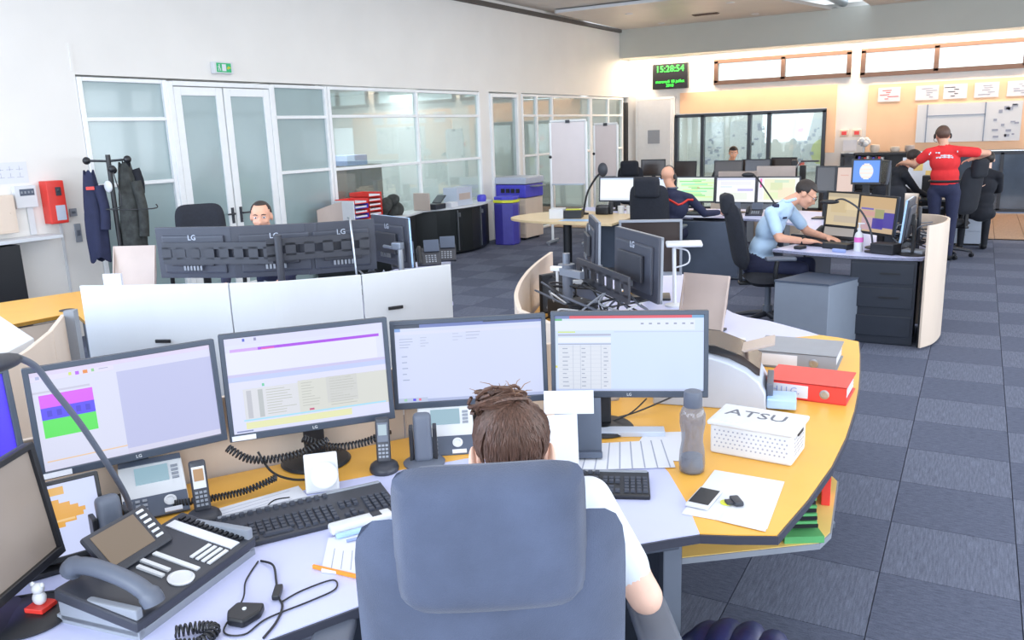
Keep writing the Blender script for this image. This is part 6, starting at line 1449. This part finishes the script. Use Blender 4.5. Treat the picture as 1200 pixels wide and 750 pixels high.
def person(label, J, mats, name='person', hd=(0, 1, 0), hup=(0, 0, 1), sleeve='short', voxel=.011, hs=1.0, hands=None, build=1.0, girth=1.0, legs=True, shoes=True, cut=.68):
    """J holds joints in room coordinates. mats: 0 skin 1 top 2 trousers 3 shoes"""
    t = thing(name, label, 'person', J['base']); V = {k: Vector(v) for k, v in J.items()}
    pe, ch, nk = V['pelvis'], V['chest'], V['neck']; hp, X = head_prims(V['head'], hd, hup, hs)
    up = (nk - pe).normalized(); sh = (V['shR'] - V['shL']).normalized(); fw = up.cross(sh).normalized() * -1
    R = Matrix(((sh.x, -fw.x, up.x, 0), (sh.y, -fw.y, up.y, 0), (sh.z, -fw.z, up.z, 0), (0, 0, 0, 1)))
    mid = pe.lerp(ch, .5); g = girth
    P = list(hp)
    P += [('c', tuple(nk), tuple(V['head'] - X.to_3x3() @ Vector((0, .02, .04))), .056 * hs, .052 * hs, 0)]
    P += [('e', tuple(pe), (.165 * g, .115 * g, .13), R, 2), ('e', tuple(mid), (.158 * g, .110 * g, .15), R, 1), ('e', tuple(ch), (.168 * g, .115 * g, .15), R, 1), ('e', tuple(ch.lerp(nk, .62)), (.165 * build, .09, .08), R, 1), ('e', tuple(pe.lerp(mid, .45)), (.160 * g, .114 * g, .08), R, 1), ('c', tuple(ch), tuple(nk - up * .03), .11, .072, 1)]
    P += [('c', tuple(V['shL']), tuple(nk - up * .03), .058 * build, .055, 1), ('c', tuple(V['shR']), tuple(nk - up * .03), .058 * build, .055, 1)]
    for s in 'LR':
        a, e, w_ = V['sh' + s], V['el' + s], V['wr' + s]
        if sleeve == 'short':
            m = a.lerp(e, cut); P += [('c', tuple(a), tuple(m), .060 * build, .056 * build, 1), ('c', tuple(m), tuple(e), .043, .040, 0), ('c', tuple(e), tuple(w_), .041, .027, 0)]
        else: P += [('c', tuple(a), tuple(e), .058 * build, .047 * build, 1), ('c', tuple(e), tuple(e.lerp(w_, .92)), .046, .034, 1), ('c', tuple(e.lerp(w_, .85)), tuple(w_), .028, .026, 0)]
        h = (hands or {}).get(s)
        if h: P += hand_prims(w_, h[0], h[1], 1 if s == 'L' else -1, h[2] if len(h) > 2 else .5)
        else: P += hand_prims(w_, (w_ - e), (0, 0, -1), 1 if s == 'L' else -1)
        if legs:
            hq, k, an = V['hip' + s], V['kn' + s], V['an' + s]
            P += [('c', tuple(hq), tuple(k), .088 * g, .062, 2), ('c', tuple(k), tuple(an), .062, .044, 2)]
            tf = V.get('toe' + s, an + Vector((0, .16, -.05)))
            P += [('c', tuple(an), tuple(Vector((an.x, an.y, .05))), .04, .042, 3), ('c', (an.x, an.y, .045), (tf.x, tf.y, .038), .043, .036, 3)]
    o = body('figure', P, mats, t, voxel)
    return t, X
LEGS0 = lambda x, y, f=(0, 1): dict()
def seated(pel, f, spread=.10, kn=.42, fz=.10):
    """hips, knees, ankles for a seated figure facing f"""
    f = Vector((f[0], f[1], 0)).normalized(); r = Vector((f.y, -f.x, 0)); p = Vector(pel); d = {}
    for s, q in (('L', -1), ('R', 1)):
        h = p + r * q * spread; k = h + f * kn + r * q * .05; k.z = p.z + .02; a = k + f * .02; a.z = .09
        d['hip' + s] = tuple(h); d['kn' + s] = tuple(k); d['an' + s] = tuple(a); d['toe' + s] = tuple(a + f * .15)
    return d
def on_skin(t, pts, off=.004):
    o = [c for c in t.children if c.name.startswith('figure')][0]; inv = WM[t.name].inverted(); out = []
    bpy.context.view_layer.update()
    for p in pts:
        ok, loc, n, i = o.closest_point_on_mesh(inv @ Vector(p)); out.append(WM[t.name] @ (loc + n * off))
    return out
# 1 woman in white, nearest
J = dict(base=(-.86, 1.42, 0), pelvis=(-.86, 1.43, .56), chest=(-.865, 1.48, .88), neck=(-.885, 1.50, 1.02), head=(-.90, 1.56, 1.11),
         shL=(-1.02, 1.42, 1.00), shR=(-.725, 1.605, 1.00), elL=(-1.17, 1.50, .80), wrL=(-1.25, 1.72, .785), elR=(-.585, 1.60, .79), wrR=(-.76, 1.80, .785))
J.update(seated((-.86, 1.46, .54), (-.545, .838)))
t, X = person('woman with brown tied-up hair and white T-shirt in the nearest chair, seen from behind', J, ('skin_pale', 'tee', 'navy', 'black'), hd=(-.50, .80, -.42), hup=(-.22, .36, .9), voxel=.008, hs=1.0, build=.92, girth=.92, hands={'L': ((-.4, .9, -.05), (0, 0, -1)), 'R': ((-.55, .83, -.05), (0, 0, -1))})
face_bits(X, t, iris='hair_brown', brow='hair_brown')
hair_cap(X, t, 'hair_brown', zline=.045, back=-.125, grow=1.12, rough=.006, side=.0, seed=3)
# hair pulled up into a knot: strands run up the nape and twist at the crown
def P3(a, e, r=1.0):
    return Vector((.083 * math.sin(a) * math.cos(e) * r, -.018 - .103 * math.cos(a) * math.cos(e) * r, .035 + .094 * math.sin(e) * r))
for sx in (-1, 1): b = MB(X); b.ell((sx * .090, -.012, -.022), (.010, .022, .034), Matrix.Rotation(sx * .25, 4, 'Z')); obj('ear', b, 'skin_pale', t, world=True, smooth=60)
rs = random.Random(5); b = MB(X)
for k in range(190):
    a0 = rs.uniform(-1.75, 1.75); e0 = rs.uniform(-1.05, -.55) if abs(a0) < 1.1 else rs.uniform(-.75, .3); kx = rs.uniform(-.3, .3)
    pts = []
    for q in range(7):
        f = q / 6; a = a0 * (1 - f) + kx * f; e = e0 * (1 - f) + (.95 + .2 * kx) * f; pts.append(P3(a, e, 1.055 + .03 * math.sin(PI * f) + rs.uniform(-.004, .004)))
    b.tube(pts, [.0030, .0034, .0036, .0036, .0034, .003, .002], n=4, cap=False)
obj('hair_strand', b, 'hair_brown', t, world=True, smooth=80, kind='stuff')
b = MB(X)
for k in range(60):
    a0 = rs.uniform(0, 2 * PI); R_ = rs.uniform(.012, .044); c = Vector((rs.uniform(-.045, .0), rs.uniform(-.085, -.05), rs.uniform(.095, .118))); pts = []; tl = rs.uniform(-.6, .6)
    for q in range(10):
        a = a0 + q * .55; pts.append(c + Vector((R_ * math.cos(a) * 1.25, R_ * math.sin(a) * .7 - .01, rs.uniform(-.004, .004) + .012 * math.cos(k) + R_ * tl * math.sin(a + tl))))
    b.tube(pts, .0042, n=4, cap=False)
obj('hair_knot', b, 'hair_brown', t, world=True, smooth=80, kind='stuff')
b = MB(X)
for k in range(34):
    a0 = rs.uniform(-2.6, 1.0); p0 = P3(a0 * .5, rs.uniform(.7, 1.3), 1.12); d = Vector((rs.uniform(-.05, .03), rs.uniform(-.03, .02), rs.uniform(.002, .026)))
    b.tube([p0, p0 + d * .5 + Vector((0, 0, .006)), p0 + d], [.0013, .001, .0005], n=4, cap=False)
obj('flyaway_hair', b, mat('light_brown_hair', '8a6a52', .5), t, world=True, kind='stuff')
# 2 man with the headset
J = dict(base=(-3.2, 9.4, 0), pelvis=(-3.24, 9.42, .56), chest=(-3.12, 9.50, .88), neck=(-3.17, 9.55, 1.09), head=(-3.23, 9.60, 1.255), shL=(-3.34, 9.52, 1.02), shR=(-2.95, 9.54, 1.0),
         elL=(-3.46, 9.72, .84), wrL=(-3.25, 9.98, .80), elR=(-2.80, 9.66, .81), wrR=(-2.70, 9.93, .80))
J.update(seated((-3.24, 9.45, .54), (0, 1)))
t, X = person('bald man in a dark sweater with red chevron and headset at the middle desk', J, ('skin', 'navy', 'navy', 'black'), hd=(.25, .97, -.1), sleeve='long', hands={'R': ((.1, 1, -.1), (0, 0, -1)), 'L': ((.2, 1, -.1), (0, 0, -1))})
face_bits(X, t); headset(X, t)
b = MB(); p = on_skin(t, [(-3.18, 9.42, 1.0), (-3.12, 9.42, .97), (-3.05, 9.42, .93), (-3.0, 9.43, .95), (-2.95, 9.44, .98), (-2.89, 9.5, .985)]); b.tube(p, .013, n=8); obj('red_chevron', b, 'red', t, world=True)
b = MB(); b.tube([J['neck'] + 0 * Vector() if False else (-3.17 + .06 * math.cos(a), 9.56 + .06 * math.sin(a), 1.12) for a in [2 * PI * k / 14 for k in range(15)]], .014, n=6); obj('collar', b, 'slate', t, world=True)
# 3 man in light blue
J = dict(base=(-1.7, 7.72, 0), pelvis=(-1.74, 7.72, .57), chest=(-1.63, 7.76, .90), neck=(-1.50, 7.82, 1.115), head=(-1.355, 7.88, 1.195), shR=(-1.60, 7.60, 1.045), shL=(-1.52, 7.97, 1.05),
         elR=(-1.51, 7.55, .825), wrR=(-1.29, 7.70, .785), elL=(-1.36, 8.06, .83), wrL=(-1.16, 7.93, .795))
J.update(seated((-1.74, 7.72, .54), (1, -.03), kn=.44))
t, X = person('man in a light blue short-sleeved uniform shirt and glasses, bent over the middle desk', J, ('skin', 'blueshirt', 'navy', 'black'), hd=(.80, .12, -.62), hup=(.62, .1, .78), hands={'R': ((.9, .35, -.05), (0, 0, -1)), 'L': ((.8, -.5, -.05), (0, 0, -1))})
face_bits(X, t, glasses=True); hair_cap(X, t, 'hair_dark', zline=.045, back=-.055, rough=.002, seed=1, side=.0)
b = MB(); b.tube(on_skin(t, [(-1.58, 7.60, 1.11), (-1.53, 7.63, 1.13)], .006), .018, n=8); obj('epaulette', b, 'navy', t, world=True)
b = MB(); b.tube(on_skin(t, [(-1.47, 7.66, .96), (-1.43, 7.70, .955)], .004), .010, n=6); b.tube(on_skin(t, [(-1.46, 7.65, .86), (-1.44, 7.67, .83)], .004), .010, n=6); obj('badge', b, 'navy', t, world=True)
b = MB(); b.tube([(-1.32 + .0 + .034 * math.sin(a) * .4, 7.68 + .034 * math.sin(a), .788 + .034 * math.cos(a)) for a in [2 * PI * k / 12 for k in range(13)]], .009, n=6); obj('wristwatch', b, 'black', t, world=True)
b = MB(); b.tube([(-1.49 + .066 * math.cos(a), 7.825 + .066 * math.sin(a), 1.135 + .02 * math.cos(a)) for a in [2 * PI * k / 14 for k in range(15)]], .014, n=6); obj('collar', b, 'blueshirt', t, world=True)
# 4 man in red, standing
J = dict(base=(-.33, 12.08, 0), pelvis=(-.36, 12.05, .95), chest=(-.38, 12.02, 1.27), neck=(-.40, 12.02, 1.47), head=(-.43, 12.04, 1.60), shL=(-.575, 12.0, 1.385), shR=(-.20, 12.0, 1.40),
         elL=(-.72, 12.06, 1.25), wrL=(-.88, 12.25, 1.26), elR=(.09, 12.10, 1.37), wrR=(-.06, 12.16, 1.30), hipL=(-.47, 12.05, .88), hipR=(-.26, 12.05, .88), knL=(-.45, 12.10, .48), knR=(-.25, 12.08, .48),
         anL=(-.40, 12.10, .09), anR=(-.25, 12.04, .09), toeL=(-.41, 12.26, .04), toeR=(-.22, 12.2, .04))
t, X = person('standing man in red polo shirt and navy trousers with both arms spread, seen from behind', J, ('skin', 'redshirt', 'navy', 'black'), hd=(-.25, .95, -.1), hands={'R': ((-.9, -.1, -.2), (0, 0, -1)), 'L': ((-.5, .8, -.2), (0, 0, -1))}, girth=1.07, build=1.14, cut=.55)
face_bits(X, t); hair_cap(X, t, 'hair_brown', zline=.05, back=-.05, rough=.002, seed=2); headset(X, t, -1)
b = MB(); rq = random.Random(9)
for row, z0 in enumerate((1.395, 1.36)):
    for k in range(13):
        p = on_skin(t, [(-.525 + k * .022, 11.85, z0)], .002)[0]
        b.box(p, (.013 + .006 * (k % 2), .008, .020 - .004 * (k % 3)), 0)
obj('back_print', b, 'paper', t, world=True, kind='stuff')
b = MB(); p = on_skin(t, [(-.36 + .2 * math.cos(a), 12.05 + .16 * math.sin(a), 1.035) for a in [2 * PI * k / 24 for k in range(25)]], .004); b.tube(p, .018, n=6); bl = obj('belt', b, 'black', t, world=True)
# 5 man in black bending
J = dict(base=(-1.0, 12.1, 0), pelvis=(-1.0, 12.08, .56), chest=(-.96, 12.22, .92), neck=(-.88, 12.30, 1.19), head=(-.765, 12.36, 1.30), shL=(-1.05, 12.35, 1.12), shR=(-.84, 12.14, 1.10), elL=(-.92, 12.62, .92), wrL=(-.75, 12.75, .79), elR=(-.70, 12.35, .88), wrR=(-.58, 12.65, .79))
J.update(seated((-1.0, 12.08, .54), (.3, 1), kn=.35))
t, X = person('seated man in black bending over the rear desk beside the man in red', J, ('skin', 'blackcloth', 'blackcloth', 'black'), hd=(.75, .5, -.5), hup=(.5, .2, .8), sleeve='long', girth=.95)
face_bits(X, t); hair_cap(X, t, 'hair_dark', rough=.002, seed=4)
# 6 person behind the tall chair
J = dict(base=(.10, 12.85, 0), pelvis=(.08, 12.80, .56), chest=(.09, 12.87, .90), neck=(.10, 12.90, 1.12), head=(.10, 12.96, 1.25), shL=(-.07, 12.87, 1.04), shR=(.25, 12.87, 1.04), elL=(-.15, 12.70, .86), wrL=(-.06, 12.50, .93), elR=(.27, 13.05, .84), wrR=(.15, 13.2, .80))
J.update(seated((.08, 12.80, .54), (-.2, 1), kn=.36))
t, X = person('person in black almost hidden behind the tall chair, one pale hand reaching out', J, ('skin_pale', 'blackcloth', 'blackcloth', 'black'), hd=(-.2, 1, 0), sleeve='long', girth=.9, hands={'L': ((.95, -.1, -.1), (0, 0, 1)), 'R': ((0, 1, 0), (0, 0, -1))})
face_bits(X, t); hair_cap(X, t, 'hair_dark', zline=.05, back=-.09, rough=.003, seed=5)
# 7 man behind the left monitors
J = dict(base=(-4.9, 4.75, 0), pelvis=(-4.93, 4.83, .58), chest=(-4.88, 4.74, .90), neck=(-4.84, 4.66, 1.12), head=(-4.80, 4.59, 1.265), shL=(-4.70, 4.80, 1.05), shR=(-5.02, 4.58, 1.05), elL=(-4.55, 4.65, .86), wrL=(-4.52, 4.43, .79), elR=(-5.02, 4.38, .86), wrR=(-4.85, 4.22, .79))
J.update(seated((-4.93, 4.83, .54), (.5, -.85), kn=.35))
t, X = person('balding man with a close crop whose forehead and eyes show over the left monitor backs', J, ('skin', 'navy', 'navy', 'black'), hd=(.62, -.78, -.10), sleeve='long')
face_bits(X, t); hair_cap(X, t, 'hair_dark', zline=.075, back=-.05, grow=1.035, rough=.001, seed=6, side=.01)
# 8 far person
J = dict(base=(-4.05, 15.6, 0), pelvis=(-4.06, 15.6, .56), chest=(-4.08, 15.55, .90), neck=(-4.02, 15.52, 1.15), head=(-3.97, 15.48, 1.32), shL=(-3.88, 15.55, 1.07), shR=(-4.26, 15.55, 1.07), elL=(-3.80, 15.4, .84), wrL=(-3.85, 15.1, .79), elR=(-4.32, 15.4, .84), wrR=(-4.2, 15.12, .79))
J.update(seated((-4.06, 15.6, .54), (0, -1), kn=.3))
t, X = person('distant seated person in a black jacket behind the far desk monitors', J, ('skin', 'blackcloth', 'blackcloth', 'black'), hd=(.3, -.9, -.2), sleeve='long')
face_bits(X, t); hair_cap(X, t, 'hair_dark', rough=.002, seed=7)
